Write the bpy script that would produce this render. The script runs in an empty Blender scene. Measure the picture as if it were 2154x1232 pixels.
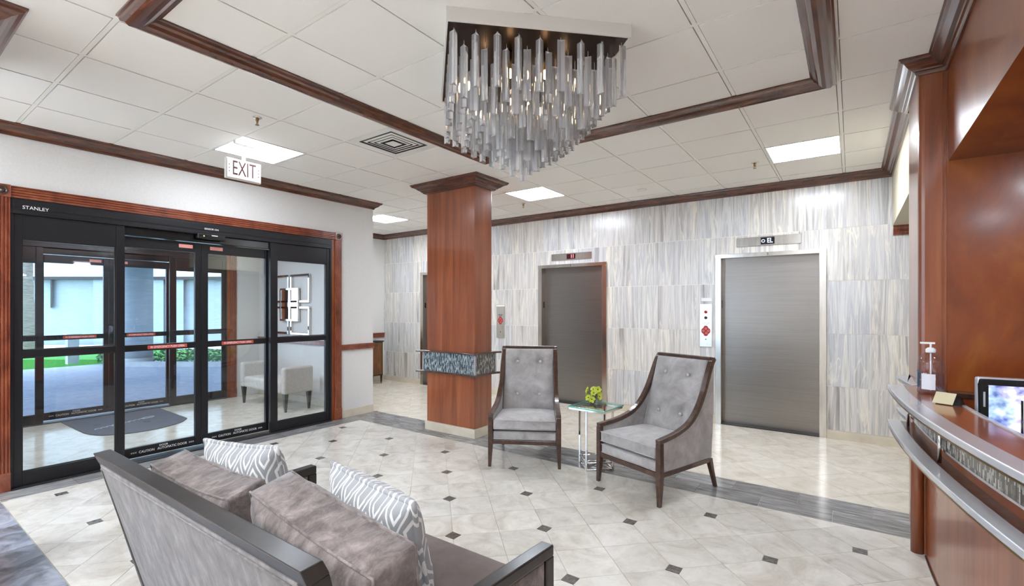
import bpy, bmesh, math, random
from mathutils import Vector, Matrix
random.seed(7)
R = math.radians
PI = math.pi
scn = bpy.context.scene
COL = scn.collection

def S(r, g, b):
    f = lambda c: (c/255/12.92) if c/255 <= .04045 else ((c/255+.055)/1.055)**2.4
    return (f(r), f(g), f(b), 1)

# ------------------------------------------------------------------ camera, world, exposure
CAMZ = 1.505
cam = bpy.data.cameras.new('camera'); camo = bpy.data.objects.new('camera', cam); COL.objects.link(camo)
camo.location = (0, 0, CAMZ); camo.rotation_euler = (R(90), 0, R(35.82))
cam.sensor_width = 36; cam.lens = 36*1009/2154
cam.shift_x = (1077-1064.1)/2154; cam.shift_y = (646.8-616)/2154
cam.clip_start = .02; cam.clip_end = 300
scn.camera = camo
w = bpy.data.worlds.new('world'); scn.world = w; w.use_nodes = True
bg = w.node_tree.nodes['Background']; bg.inputs[0].default_value = (.62, .79, 1.0, 1); bg.inputs[1].default_value = 2.6
scn.view_settings.view_transform = 'Standard'; scn.view_settings.look = 'None'
scn.view_settings.exposure = 1.55; scn.view_settings.gamma = 1; scn.view_settings.use_curve_mapping = False
PANEL_STRENGTH = 8.5; PANEL_LIFT = 15.0; PANEL_BACK = 20.0
sun = bpy.data.lights.new('sun', 'SUN'); sun.energy = .8; sun.angle = R(3); sun.color = (.85, .92, 1)
suno = bpy.data.objects.new('sun', sun); COL.objects.link(suno); suno.rotation_euler = Vector((-.62,-.25,-.74)).to_track_quat('-Z','Y').to_euler()

H = 3.017          # ceiling height
YW = 6.669         # elevator wall
XW = -5.63         # entrance wall
XH = -7.965        # hall end wall
XR = .466          # bulkhead plane

# ------------------------------------------------------------------ materials
MATS = {}
def newmat(name):
    m = bpy.data.materials.new(name); m.use_nodes = True
    nt = m.node_tree; b = nt.nodes['Principled BSDF']
    MATS[name] = m
    return m, nt, b
def setp(b, **k):
    names = dict(rough='Roughness', metal='Metallic', spec='Specular IOR Level', coat='Coat Weight', coatr='Coat Roughness',
                 trans='Transmission Weight', ior='IOR', sheen='Sheen Weight', alpha='Alpha', aniso='Anisotropic')
    for a, v in k.items(): b.inputs[names[a]].default_value = v
def plain(name, col, **k):
    m, nt, b = newmat(name); b.inputs['Base Color'].default_value = col; setp(b, **k); return m
def link(nt, a, b): nt.links.new(a, b)
def ramp(nt, fac, stops, interp='LINEAR'):
    r = nt.nodes.new('ShaderNodeValToRGB'); r.color_ramp.interpolation = interp
    el = r.color_ramp.elements
    while len(el) < len(stops): el.new(.5)
    for e, (p, c) in zip(el, stops): e.position = p; e.color = c
    link(nt, fac, r.inputs[0]); return r.outputs[0]
def coords(nt, scale=(1,1,1), rand=0.0, rot=(0,0,0)):
    tc = nt.nodes.new('ShaderNodeTexCoord'); mp = nt.nodes.new('ShaderNodeMapping')
    mp.inputs['Scale'].default_value = scale; mp.inputs['Rotation'].default_value = rot
    src = tc.outputs['Object']
    if rand:
        oi = nt.nodes.new('ShaderNodeObjectInfo'); ml = nt.nodes.new('ShaderNodeMath'); ml.operation = 'MULTIPLY'
        ml.inputs[1].default_value = rand; link(nt, oi.outputs['Random'], ml.inputs[0])
        ad = nt.nodes.new('ShaderNodeVectorMath'); ad.operation = 'ADD'
        link(nt, src, ad.inputs[0]); link(nt, ml.outputs[0], ad.inputs[1]); src = ad.outputs[0]
    link(nt, src, mp.inputs['Vector']); return mp.outputs[0]
def noise(nt, vec, scale, detail=4, rough=.55, dist=0.0):
    n = nt.nodes.new('ShaderNodeTexNoise'); n.inputs['Scale'].default_value = scale; n.inputs['Detail'].default_value = detail
    n.inputs['Roughness'].default_value = rough; n.inputs['Distortion'].default_value = dist
    link(nt, vec, n.inputs['Vector']); return n.outputs[0]
def bump(nt, b, h, strength=.2, dist=.01):
    bp = nt.nodes.new('ShaderNodeBump'); bp.inputs['Strength'].default_value = strength; bp.inputs['Distance'].default_value = dist
    link(nt, h, bp.inputs['Height']); link(nt, bp.outputs[0], b.inputs['Normal'])
def mixc(nt, fac, a, b2, mode='MIX'):
    m = nt.nodes.new('ShaderNodeMix'); m.data_type = 'RGBA'; m.blend_type = mode
    for s, v in ((m.inputs[0], fac), (m.inputs[6], a), (m.inputs[7], b2)):
        if hasattr(v, 'links'): link(nt, v, s)
        else: s.default_value = v
    return m.outputs[2]
def tex(name, scale, nscale, stops, rand=0.0, detail=4, dist=0.0, rough_=.55, bumps=0, bdist=.004, tint=0.0, **k):
    m, nt, b = newmat(name)
    v = coords(nt, scale, rand); n = noise(nt, v, nscale, detail, rough_, dist)
    c = ramp(nt, n, stops)
    if tint:
        oi = nt.nodes.new('ShaderNodeObjectInfo')
        mr = nt.nodes.new('ShaderNodeMapRange'); mr.inputs[3].default_value = 1-tint; mr.inputs[4].default_value = 1+tint*.4
        link(nt, oi.outputs['Random'], mr.inputs[0])
        cc = nt.nodes.new('ShaderNodeCombineColor')
        for i in range(3): link(nt, mr.outputs[0], cc.inputs[i])
        c = mixc(nt, 1.0, c, cc.outputs[0], 'MULTIPLY')
    link(nt, c, b.inputs['Base Color'])
    if bumps: bump(nt, b, n, bumps, bdist)
    setp(b, **k); return m

M = {}
M['paint'] = tex('cream_wall_paint', (1,1,1), 60, [(.3, S(216,214,210)), (.7, S(223,221,217))], bumps=.05, rough=.55)
M['paint_warm'] = plain('warm_cream_paint', S(206,196,170), rough=.5)
M['white'] = plain('white_enamel', S(228,226,220), rough=.35)
M['ceil'] = tex('ceiling_tile_board', (1,1,1), 220, [(.3, S(238,234,228)), (.7, S(244,241,236))], bumps=.2, bdist=.001, tint=.025, rough=.9)
M['grid'] = plain('ceiling_grid_metal', S(240,237,230), rough=.5)
M['dark_gap'] = plain('ceiling_void', S(120,114,104), rough=.9)
def marble(name, c, rough=.13, tint=.09):
    m, nt, b = newmat(name)
    v = coords(nt, (1,1,1), 40)
    n1 = noise(nt, v, 3.2, 7, .62, 1.6); n2 = noise(nt, v, 14, 6, .7, .8)
    a = ramp(nt, n1, [(.28, c[0]), (.45, c[1]), (.58, c[2]), (.75, c[3])])
    bb = ramp(nt, n2, [(.3, (.86,.84,.80,1)), (.5, (1,1,1,1)), (.8, (1.0,.99,.97,1))])
    o = mixc(nt, .75, a, bb, 'MULTIPLY')
    oi = nt.nodes.new('ShaderNodeObjectInfo'); mr = nt.nodes.new('ShaderNodeMapRange')
    mr.inputs[3].default_value = 1-tint; mr.inputs[4].default_value = 1.02
    link(nt, oi.outputs['Random'], mr.inputs[0]); cc = nt.nodes.new('ShaderNodeCombineColor')
    for i in range(3): link(nt, mr.outputs[0], cc.inputs[i])
    o = mixc(nt, 1, o, cc.outputs[0], 'MULTIPLY')
    link(nt, o, b.inputs['Base Color']); setp(b, rough=rough, spec=.5); return m
M['floor'] = marble('beige_floor_marble', [S(190,182,168), S(211,205,194), S(221,216,206), S(229,225,217)])
M['floor2'] = marble('cream_floor_marble', [S(202,190,170), S(217,207,190), S(225,217,202), S(231,225,212)], rough=.16, tint=.04)
M['grout'] = plain('floor_grout', S(176,168,152), rough=.6)
M['plank'] = tex('grey_striped_stone', (1.2,9,1), 3.5, [(.25, S(84,82,82)), (.45, S(132,130,128)), (.6, S(160,158,156)), (.8, S(186,182,178))], rand=30, detail=8, dist=.8, tint=.32, rough=.16)
M['plank_y'] = tex('grey_striped_stone_lengthwise', (9,1.2,1), 3.5, [(.25, S(96,96,98)), (.45, S(128,126,126)), (.6, S(152,150,148)), (.8, S(178,174,170))], rand=30, detail=8, dist=.8, tint=.22, rough=.16)
M['slate'] = tex('blue_grey_slate_marble', (1,1,1), 5, [(.3, S(104,104,108)), (.5, S(146,150,160)), (.62, S(168,172,184)), (.8, S(190,192,196))], rand=30, detail=8, dist=1.5, tint=.15, rough=.12)
M['dot'] = tex('dark_grey_inset_stone', (1,1,1), 40, [(.3, S(78,74,70)), (.7, S(122,116,110))], rand=30, tint=.2, rough=.18)
# vein-cut travertine
m, nt, b = newmat('veined_travertine'); v = coords(nt, (1,1,.045), 23)
n1 = noise(nt, v, 9, 5, .6, .9); n2 = noise(nt, v, 34, 3, .6, .5)
v3 = coords(nt, (1,1,.12), 23); n3 = noise(nt, v3, 8, 3, .5, 1.6)
a = ramp(nt, n1, [(.28, S(146,140,136)), (.39, S(190,187,184)), (.47, S(222,219,215)), (.54, S(192,191,191)), (.63, S(232,228,219)), (.76, S(168,162,156))])
c2 = ramp(nt, n2, [(.3, (.80,.79,.78,1)), (.5, (1,1,1,1)), (1, (1,1,1,1))])
o = mixc(nt, .8, a, c2, 'MULTIPLY')
o = mixc(nt, ramp(nt, n3, [(.60,(0,0,0,1)), (.64,(.7,.7,.7,1)), (.68,(0,0,0,1))]), o, S(238,232,216))
oi = nt.nodes.new('ShaderNodeObjectInfo'); tn = ramp(nt, oi.outputs['Random'], [(0,(.95,.97,1,1)), (.5,(1.04,1.02,1.0,1)), (1,(1.06,1.03,.98,1))])
o = mixc(nt, 1, o, tn, 'MULTIPLY')
link(nt, o, b.inputs['Base Color']); setp(b, rough=.22); M['trav'] = m
M['wgrout'] = plain('pale_wall_grout', S(236,230,218), rough=.6)
M['base'] = tex('cream_stone_skirting', (1,1,1), 6, [(.3, S(205,193,172)), (.7, S(222,212,192))], rand=9, detail=6, rough=.25)
def wood(name, stops, sc=(6,6,.7), ns=4, rough=.3, coat=.5, coatr=.12, fine=.25):
    m, nt, b = newmat(name); v = coords(nt, sc, 7)
    n1 = noise(nt, v, ns, 6, .6, .7); v2 = coords(nt, tuple(s*8 for s in sc[:2])+(sc[2]*2,) if sc[2] < sc[0] else (sc[0]*2, sc[1]*8, sc[2]*8), 7)
    n2 = noise(nt, v2, ns, 3, .7)
    c = ramp(nt, n1, stops); f = ramp(nt, n2, [(.3, (.72,.68,.62,1)), (.6, (1,1,1,1))])
    link(nt, mixc(nt, fine, c, f, 'MULTIPLY'), b.inputs['Base Color'])
    setp(b, rough=rough, coat=coat, coatr=coatr); return m
CH = [(.25, S(112,56,30)), (.45, S(140,74,40)), (.6, S(156,84,46)), (.8, S(172,104,62))]
M['cherry'] = wood('cherry_veneer', CH, (3,3,.2), 4, rough=.28, coat=.6, coatr=.14)
M['cherry_deep'] = wood('deep_red_cherry_veneer', [(.3, S(104,38,10)), (.55, S(142,68,18)), (.8, S(166,100,34))], (1.6,1.6,.8), 2.0, rough=.3, coat=.4, coatr=.15)
M['cherry_h'] = wood('cherry_counter_veneer', CH, (3,.6,3), 3, rough=.25, coat=.6, coatr=.1)
M['mould'] = wood('dark_walnut_moulding', [(.3, S(58,28,16)), (.5, S(88,46,28)), (.75, S(122,70,44))], (1,1,9), 5, rough=.25, coat=.7, coatr=.12)
M['casing'] = wood('reddish_door_casing', [(.3, S(96,40,24)), (.5, S(134,66,42)), (.75, S(160,92,62))], (12,2,1.4), 4, rough=.28, coat=.6, coatr=.12)
M['espresso'] = wood('espresso_wood', [(.3, S(46,28,20)), (.55, S(74,46,32)), (.8, S(108,74,50))], (4,4,4), 5, rough=.28, coat=.6, coatr=.1)
M['blackwood'] = wood('blackened_wood', [(.3, S(20,16,14)), (.6, S(38,31,27)), (.85, S(58,48,40))], (5,5,5), 4, rough=.38, coat=.15, coatr=.15)
def fabric(name, stops, ns, rough=.9, sheen=.3, bs=.25, sc=(1,1,1), bd=.003):
    m, nt, b = newmat(name); v = coords(nt, sc, 5); n1 = noise(nt, v, ns, 6, .65, .4)
    v2 = coords(nt, (1,1,1), 5); n2 = noise(nt, v2, 600, 2)
    c = ramp(nt, n1, stops); f = ramp(nt, n2, [(.35, (.86,.86,.86,1)), (.65, (1.03,1.03,1.03,1))])
    link(nt, mixc(nt, .8, c, f, 'MULTIPLY'), b.inputs['Base Color']); bump(nt, b, n1, bs, bd); setp(b, rough=rough, sheen=sheen); return m
M['velvet'] = fabric('silver_grey_velvet', [(.25, S(134,129,126)), (.5, S(168,163,160)), (.75, S(198,195,194))], 6, .65, .4)
M['velvet_btn'] = fabric('pale_velvet_button', [(.3, S(186,182,178)), (.7, S(206,202,198))], 8, .6, .3)
M['velvet_dk'] = fabric('taupe_crushed_velvet', [(.25, S(58,48,44)), (.42, S(92,80,74)), (.56, S(118,106,100)), (.75, S(152,140,134))], 12, .8, .25, .8, (1.7,1.3,1.1), .010)
M['sofa_fab'] = fabric('grey_sofa_velvet', [(.28, S(84,78,75)), (.5, S(108,101,98)), (.72, S(132,125,121))], 13, .85, .1, .3, (1.6,1.6,.6))
M['seat_fab'] = fabric('taupe_flat_weave', [(.3, S(94,82,76)), (.7, S(110,97,91))], 12, .9, .2, .1)
M['bench_fab'] = fabric('oatmeal_bench_fabric', [(.3, S(196,190,180)), (.7, S(216,211,202))], 30, .9, .2, .1)
M['steel'] = None
def steel(name, c1, c2, sc, rough=.28, ns=3):
    m, nt, b = newmat(name); v = coords(nt, sc, 3); n = noise(nt, v, ns, 5, .7)
    link(nt, ramp(nt, n, [(.3, c1), (.7, c2)]), b.inputs['Base Color'])
    r = nt.nodes.new('ShaderNodeMapRange'); r.inputs[3].default_value = rough*.8; r.inputs[4].default_value = rough*1.25
    link(nt, n, r.inputs[0]); link(nt, r.outputs[0], b.inputs['Roughness']); setp(b, metal=1.0); return m
M['steel'] = steel('brushed_steel', S(138,132,127), S(150,144,139), (.5,.5,30), .31)
M['steel_v'] = steel('brushed_steel_frame', S(192,186,178), S(212,208,202), (8,8,1), .2)
M['chrome'] = plain('polished_chrome', S(225,222,218), metal=1.0, rough=.07)
M['nickel'] = plain('satin_nickel_edge', S(196,196,200), rough=.22, metal=.35, coat=.4, coatr=.08)
M['bronze'] = plain('dark_bronze_mirror', S(58,40,30), metal=.9, rough=.25)
M['brass'] = plain('aged_brass', S(140,112,64), metal=1.0, rough=.3)
M['shaft'] = plain('lift_light_blocker', S(30,28,26), rough=.9)
M['black'] = plain('black_anodised_frame', S(34,34,37), rough=.32, metal=.3)
M['blackgloss'] = plain('black_plastic', S(18,18,20), rough=.2)
M['mullion'] = plain('dark_aluminium', S(58,56,56), rough=.35, metal=.5)
M['rubber'] = plain('black_rubber', S(14,14,14), rough=.8)
M['red_sticker'] = plain('red_sticker', S(196,78,62), rough=.5)
M['pink_sticker'] = plain('pale_red_sticker', S(222,150,140), rough=.5)
M['letter'] = plain('white_lettering', S(240,240,240), rough=.5)
M['letter_dk'] = plain('dark_lettering', S(30,26,24), rough=.5)
M['exit_letter'] = plain('exit_lettering', S(96,62,56), rough=.5)
M['mat_rug'] = tex('charcoal_mat_pile', (1,1,1), 300, [(.3, S(74,78,90)), (.7, S(92,96,108))], bumps=.4, bdist=.002, rough=.95)
M['mat_mark'] = plain('pale_mat_lettering', S(205,210,222), rough=.9)
M['stem'] = plain('green_stem', S(70,110,40), rough=.5)
M['petal'] = tex('lime_green_petal', (1,1,1), 40, [(.3, S(168,186,30)), (.7, S(214,222,78))], rough=.5)
M['throat'] = plain('dark_flower_throat', S(80,50,30), rough=.6)
def emis(name, c, s, base=(.8,.8,.8,1)):
    m, nt, b = newmat(name); b.inputs['Base Color'].default_value = base
    b.inputs['Emission Color'].default_value = c; b.inputs['Emission Strength'].default_value = s; return m
M['panel'] = emis('light_diffuser', (.90, .98, 1.10, 1), PANEL_STRENGTH); M['panel_l'] = emis('lift_lobby_light_diffuser', (.90, .98, 1.10, 1), PANEL_LIFT); M['panel_b'] = emis('added_light_diffuser', (.90, .98, 1.10, 1), PANEL_BACK)
M['exit_face'] = emis('lit_exit_face', (1, .96, .96, 1), .28)
M['bulb'] = emis('warm_bulb', (1, .70, .38, 1), 3)
M['led_red'] = emis('red_display_digit', (1, .02, .03, 1), 1.6)
M['led_blue'] = emis('blue_display_digit', (.55, .75, 1, 1), 1.3)
M['led_off'] = plain('dark_display_glass', S(60,14,16), rough=.15)
M['led_offb'] = plain('navy_display_glass', S(20,24,40), rough=.15)
M['red_mark'] = plain('red_call_mark', S(170,34,30), rough=.4)
# thin clear glass: mostly see-through with a Fresnel reflection
def thinglass(name, tint, f0=.04):
    m = bpy.data.materials.new(name); m.use_nodes = True; nt = m.node_tree; nt.nodes.clear()
    out = nt.nodes.new('ShaderNodeOutputMaterial'); tr = nt.nodes.new('ShaderNodeBsdfTransparent'); tr.inputs[0].default_value = tint
    gl = nt.nodes.new('ShaderNodeBsdfGlossy'); gl.inputs['Roughness'].default_value = .02
    lw = nt.nodes.new('ShaderNodeLayerWeight'); lw.inputs[0].default_value = .5; pw = nt.nodes.new('ShaderNodeMath'); pw.operation = 'POWER'; pw.inputs[1].default_value = 4.0; link(nt, lw.outputs['Facing'], pw.inputs[0])
    fr = nt.nodes.new('ShaderNodeMath'); fr.operation = 'MULTIPLY_ADD'; fr.inputs[1].default_value = .75; fr.inputs[2].default_value = f0*1.6; link(nt, pw.outputs[0], fr.inputs[0]); mx = nt.nodes.new('ShaderNodeMixShader')
    link(nt, fr.outputs[0], mx.inputs[0]); link(nt, tr.outputs[0], mx.inputs[1]); link(nt, gl.outputs[0], mx.inputs[2]); link(nt, mx.outputs[0], out.inputs[0])
    return m
M['glass'] = thinglass('door_glass', (.93,.95,.96,1))
M['bottle'] = thinglass('clear_bottle_plastic', (.90,.90,.93,1))
M['gel'] = thinglass('clear_gel', (.86,.84,.90,1))
M['crystal'] = plain('cut_crystal', (.97,.98,1,1), rough=.02, trans=.84, ior=1.5, spec=.8)
M['tabletop'] = thinglass('green_tinted_glass', (.88,.96,.93,1), .06)
M['glass_edge'] = plain('teal_glass_edge', S(120,190,172), rough=.15)
# mosaic of slim vertical glass sticks
def mosaic(name, axis, cols):
    m, nt, b = newmat(name); tc = nt.nodes.new('ShaderNodeTexCoord'); sx = nt.nodes.new('ShaderNodeSeparateXYZ'); link(nt, tc.outputs['Object'], sx.inputs[0])
    cb = nt.nodes.new('ShaderNodeCombineXYZ'); link(nt, sx.outputs[2], cb.inputs[0]); link(nt, sx.outputs[axis], cb.inputs[1])
    br = nt.nodes.new('ShaderNodeTexBrick'); br.inputs['Scale'].default_value = 1; br.inputs['Brick Width'].default_value = .034
    br.inputs['Row Height'].default_value = .0095; br.inputs['Mortar Size'].default_value = .0009; br.offset = .37; br.offset_frequency = 2
    br.inputs['Color1'].default_value = (0,0,0,1); br.inputs['Color2'].default_value = (1,1,1,1); br.inputs['Mortar'].default_value = (0,0,0,1)
    link(nt, cb.outputs[0], br.inputs['Vector'])
    c = ramp(nt, br.outputs['Color'], cols); link(nt, c, b.inputs['Base Color'])
    inv = nt.nodes.new('ShaderNodeMath'); inv.operation = 'SUBTRACT'; inv.inputs[0].default_value = 1; link(nt, br.outputs['Fac'], inv.inputs[1])
    bump(nt, b, inv.outputs[0], .5, .002); setp(b, rough=.12, spec=.8); return m
MC = [(0, S(40,48,54)), (.3, S(84,98,106)), (.55, S(128,144,152)), (.8, S(176,188,192)), (1, S(206,212,212))]
MG = [(0, S(40,38,34)), (.3, S(84,80,74)), (.55, S(126,122,114)), (.8, S(168,164,156)), (1, S(196,192,184))]
M['mosaic_x'] = mosaic('glass_stick_mosaic', 0, MC)
M['mosaic_y'] = mosaic('glass_stick_mosaic_side', 1, MG)
# trellis pattern pillow
m, nt, b = newmat('grey_trellis_fabric'); tc = nt.nodes.new('ShaderNodeTexCoord'); sx = nt.nodes.new('ShaderNodeSeparateXYZ'); link(nt, tc.outputs['Object'], sx.inputs[0])
def mth(op, a, b_=None, c_=None):
    n = nt.nodes.new('ShaderNodeMath'); n.operation = op
    for i, v in enumerate((a, b_, c_)):
        if v is None: continue
        if hasattr(v, 'links'): link(nt, v, n.inputs[i])
        else: n.inputs[i].default_value = v
    return n.outputs[0]
px_, py_ = .092, .25
u = mth('DIVIDE', sx.outputs[0], px_); vv = mth('DIVIDE', sx.outputs[2], py_)
sn = mth('MULTIPLY', mth('SINE', mth('MULTIPLY', vv, 2*PI)), .215)
def lines(val, wdt):
    fr = mth('ABSOLUTE', mth('SUBTRACT', mth('FRACT', val), .5)); return mth('LESS_THAN', fr, wdt)
l1 = lines(mth('ADD', u, sn), .038); l2 = lines(mth('SUBTRACT', mth('ADD', u, .5), sn), .038)
# small hexagons in each cell
fu = mth('ABSOLUTE', mth('SUBTRACT', mth('FRACT', mth('ADD', u, 0.0)), .5)); 
def hexring(uoff, voff):
    a1 = mth('ABSOLUTE', mth('SUBTRACT', mth('FRACT', mth('ADD', u, uoff)), .5)); b1 = mth('ABSOLUTE', mth('SUBTRACT', mth('FRACT', mth('ADD', vv, voff)), .5))
    d = mth('MAXIMUM', mth('MULTIPLY', a1, 1.0), mth('ADD', mth('MULTIPLY', a1, .5), mth('MULTIPLY', b1, .80)))
    return mth('LESS_THAN', mth('ABSOLUTE', mth('SUBTRACT', d, .20)), .028)
h1 = mth('MAXIMUM', hexring(.25, -.25), hexring(-.25, .25))
tot = mth('MAXIMUM', mth('MAXIMUM', l1, l2), h1)
v2 = coords(nt, (1,1,1)); nn = noise(nt, v2, 500, 2)
c = mixc(nt, tot, S(146,146,146), S(220,217,212)); c = mixc(nt, .3, c, ramp(nt, nn, [(.3,(.7,.7,.7,1)), (.7,(1,1,1,1))]), 'MULTIPLY')
link(nt, c, b.inputs['Base Color']); n5 = noise(nt, v2, 9, 3); bump(nt, b, n5, .5, .02); setp(b, rough=.85, sheen=.2); M['trellis'] = m
# exterior
M['paver'] = tex('blue_grey_driveway_paving', (1,1,1), 9, [(.3, S(178,184,206)), (.7, S(204,208,226))], detail=8, rough=.8, bumps=.3)
M['grass'] = tex('lawn_green', (1,1,1), 60, [(.3, S(48,128,52)), (.7, S(96,176,84))], rough=.9, bumps=.5)
M['leaf'] = tex('hedge_leaf', (1,1,1), 40, [(.3, S(30,92,52)), (.7, S(90,150,96))], rough=.6)
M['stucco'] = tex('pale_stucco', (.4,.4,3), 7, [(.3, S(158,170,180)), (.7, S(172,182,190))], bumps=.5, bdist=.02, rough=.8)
M['concrete'] = tex('pale_concrete', (1,1,1), 5, [(.3, S(196,200,204)), (.7, S(218,222,224))], rough=.8)
M['bark'] = tex('palm_bark', (1,1,8), 6, [(.3, S(96,90,84)), (.7, S(160,152,144))], bumps=.8, bdist=.02, rough=.9)
M['screen'] = None
m, nt, b = newmat('cctv_screen'); v = coords(nt, (1,1,1)); vo = nt.nodes.new('ShaderNodeTexVoronoi'); vo.inputs['Scale'].default_value = 9; link(nt, v, vo.inputs['Vector'])
n1 = noise(nt, v, 14, 3); c = ramp(nt, n1, [(.35, S(70,74,120)), (.5, S(150,150,190)), (.62, S(210,214,226)), (.75, S(228,222,196))])
c = mixc(nt, .35, c, vo.outputs['Color'], 'SOFT_LIGHT'); b.inputs['Base Color'].default_value = (.02,.02,.02,1)
link(nt, c, b.inputs['Emission Color']); b.inputs['Emission Strength'].default_value = .9; setp(b, rough=.2); M['screen'] = m

# ------------------------------------------------------------------ geometry helpers
class G:
    def __init__(s): s.v = []; s.f = []; s.mi = []; s.cur = 0; s.sm = []
    def add(s, vs, fs, smooth=False):
        o = len(s.v); s.v += [tuple(p) for p in vs]
        for f in fs: s.f.append([i+o for i in f]); s.mi.append(s.cur); s.sm.append(smooth)
        return s
    def box(s, x0, y0, z0, x1, y1, z1, T=None):
        vs = [(x, y, z) for z in (z0, z1) for y in (y0, y1) for x in (x0, x1)]
        if T: vs = [T(*p) for p in vs]
        return s.add(vs, [(0,2,3,1), (4,5,7,6), (0,1,5,4), (2,6,7,3), (0,4,6,2), (1,3,7,5)])
    def hexa(s, b4, t4):   # bottom 4 pts ccw, top 4 pts ccw
        return s.add(list(b4)+list(t4), [(3,2,1,0), (4,5,6,7), (0,1,5,4), (1,2,6,5), (2,3,7,6), (3,0,4,7)])
    def prism(s, poly, z0, z1, T=None):
        n = len(poly); vs = [(x, y, z0) for x, y in poly]+[(x, y, z1) for x, y in poly]
        if T: vs = [T(*p) for p in vs]
        return s.add(vs, [list(range(n))[::-1], list(range(n, 2*n))]+[(i, (i+1) % n, n+(i+1) % n, n+i) for i in range(n)])
    def cyl(s, p0, p1, r0, r1=None, n=16, smooth=True, caps=True):
        r1 = r0 if r1 is None else r1
        p0 = Vector(p0); p1 = Vector(p1); d = (p1-p0).normalized(); a = d.orthogonal().normalized(); b = d.cross(a)
        ring = lambda p, r: [p+a*(r*math.cos(2*PI*i/n))+b*(r*math.sin(2*PI*i/n)) for i in range(n)]
        s.add(ring(p0, r0)+ring(p1, r1), [(i, (i+1) % n, n+(i+1) % n, n+i) for i in range(n)], smooth)
        if caps: s.add(ring(p0, r0), [list(range(n))[::-1]]); s.add(ring(p1, r1), [list(range(n))])
        return s
    def lathe(s, prof, c=(0,0,0), n=24, smooth=True):
        vs = []; fs = []
        for r, z in prof:
            for i in range(n): vs.append((c[0]+r*math.cos(2*PI*i/n), c[1]+r*math.sin(2*PI*i/n), c[2]+z))
        for k in range(len(prof)-1):
            for i in range(n): j = (i+1) % n; fs.append((k*n+i, k*n+j, (k+1)*n+j, (k+1)*n+i))
        return s.add(vs, fs, smooth)
    def sphere(s, c, r, n=12, sc=(1,1,1)):
        prof = [(max(1e-4, math.sin(PI*k/n)), -math.cos(PI*k/n)) for k in range(n+1)]
        g = G().lathe(prof, n=n*2)
        return s.add([(c[0]+x*r*sc[0], c[1]+y*r*sc[1], c[2]+z*r*sc[2]) for x, y, z in g.v], g.f, True)
    def tube(s, pts, r, n=8, closed=False):
        pts = [Vector(p) for p in pts]; N = len(pts); rr = r if isinstance(r, (list, tuple)) else [r]*N
        prev = None; vs = []
        for i, p in enumerate(pts):
            t = (pts[(i+1) % N]-pts[i-1]) if closed else (pts[min(i+1, N-1)]-pts[max(i-1, 0)])
            t.normalize()
            a = (prev-t*prev.dot(t)).normalized() if prev is not None and (prev-t*prev.dot(t)).length > 1e-6 else t.orthogonal().normalized()
            prev = a; b = t.cross(a)
            for k in range(n): vs.append(p+a*(rr[i]*math.cos(2*PI*k/n))+b*(rr[i]*math.sin(2*PI*k/n)))
        L = N if closed else N-1
        fs = [(i*n+k, i*n+(k+1) % n, ((i+1) % N)*n+(k+1) % n, ((i+1) % N)*n+k) for i in range(L) for k in range(n)]
        s.add(vs, fs, True)
        if not closed: s.add(vs[:n], [list(range(n))[::-1]]); s.add(vs[-n:], [list(range(n))])
        return s
    def loft(s, rings, closed_ring=True, caps=True, smooth=False):
        n = len(rings[0]); vs = [p for r in rings for p in r]; fs = []
        for k in range(len(rings)-1):
            for i in range(n if closed_ring else n-1):
                j = (i+1) % n; fs.append((k*n+i, k*n+j, (k+1)*n+j, (k+1)*n+i))
        s.add(vs, fs, smooth)
        if caps and closed_ring: s.add(rings[0], [list(range(n))[::-1]]); s.add(rings[-1], [list(range(n))])
        return s

def wloc(o):
    l = Vector((0,0,0))
    while o: l += o.location; o = o.parent
    return l
def build(name, g, mats, parent=None, world=True, bevel=0, seg=2, sub=0, label=None, cat=None, group=None, kind=None, auto=True):
    me = bpy.data.meshes.new(name); off = wloc(parent) if (parent and world) else Vector((0,0,0))
    me.from_pydata([tuple(Vector(p)-off) for p in g.v], [], g.f)
    mats = mats if isinstance(mats, (list, tuple)) else [mats]
    for mm in mats: me.materials.append(mm)
    for p, i, sm in zip(me.polygons, g.mi, g.sm): p.material_index = i; p.use_smooth = sm
    bm = bmesh.new(); bm.from_mesh(me); bmesh.ops.remove_doubles(bm, verts=bm.verts, dist=1e-5); bmesh.ops.recalc_face_normals(bm, faces=bm.faces)
    bm.to_mesh(me); bm.free(); me.update()
    o = bpy.data.objects.new(name, me); COL.objects.link(o)
    if parent: o.parent = parent
    if bevel:
        bv = o.modifiers.new('bevel', 'BEVEL'); bv.width = bevel; bv.segments = seg; bv.limit_method = 'ANGLE'; bv.angle_limit = R(35)
    if sub:
        sb = o.modifiers.new('subsurf', 'SUBSURF'); sb.levels = sub; sb.render_levels = sub
        for p in me.polygons: p.use_smooth = True
    tag(o, label, cat, group, kind); return o
def tag(o, label=None, cat=None, group=None, kind=None):
    if label: o['label'] = label
    if cat: o['category'] = cat
    if group: o['group'] = group
    if kind: o['kind'] = kind
    return o
def thing(name, label, cat, loc=(0,0,0), rz=0, group=None, kind=None):
    o = bpy.data.objects.new(name, None); COL.objects.link(o); o.location = loc; o.rotation_euler = (0,0,rz)
    o.empty_display_size = .1
    return tag(o, label, cat, group, kind)
def copytree(o, parent=None, loc=None, rz=None, label=None):
    c = o.copy(); COL.objects.link(c); c.parent = parent
    if loc is not None: c.location = loc
    if rz is not None: c.rotation_euler = (0,0,rz)
    if label: c['label'] = label
    for ch in list(o.children): copytree(ch, c)
    return c
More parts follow.
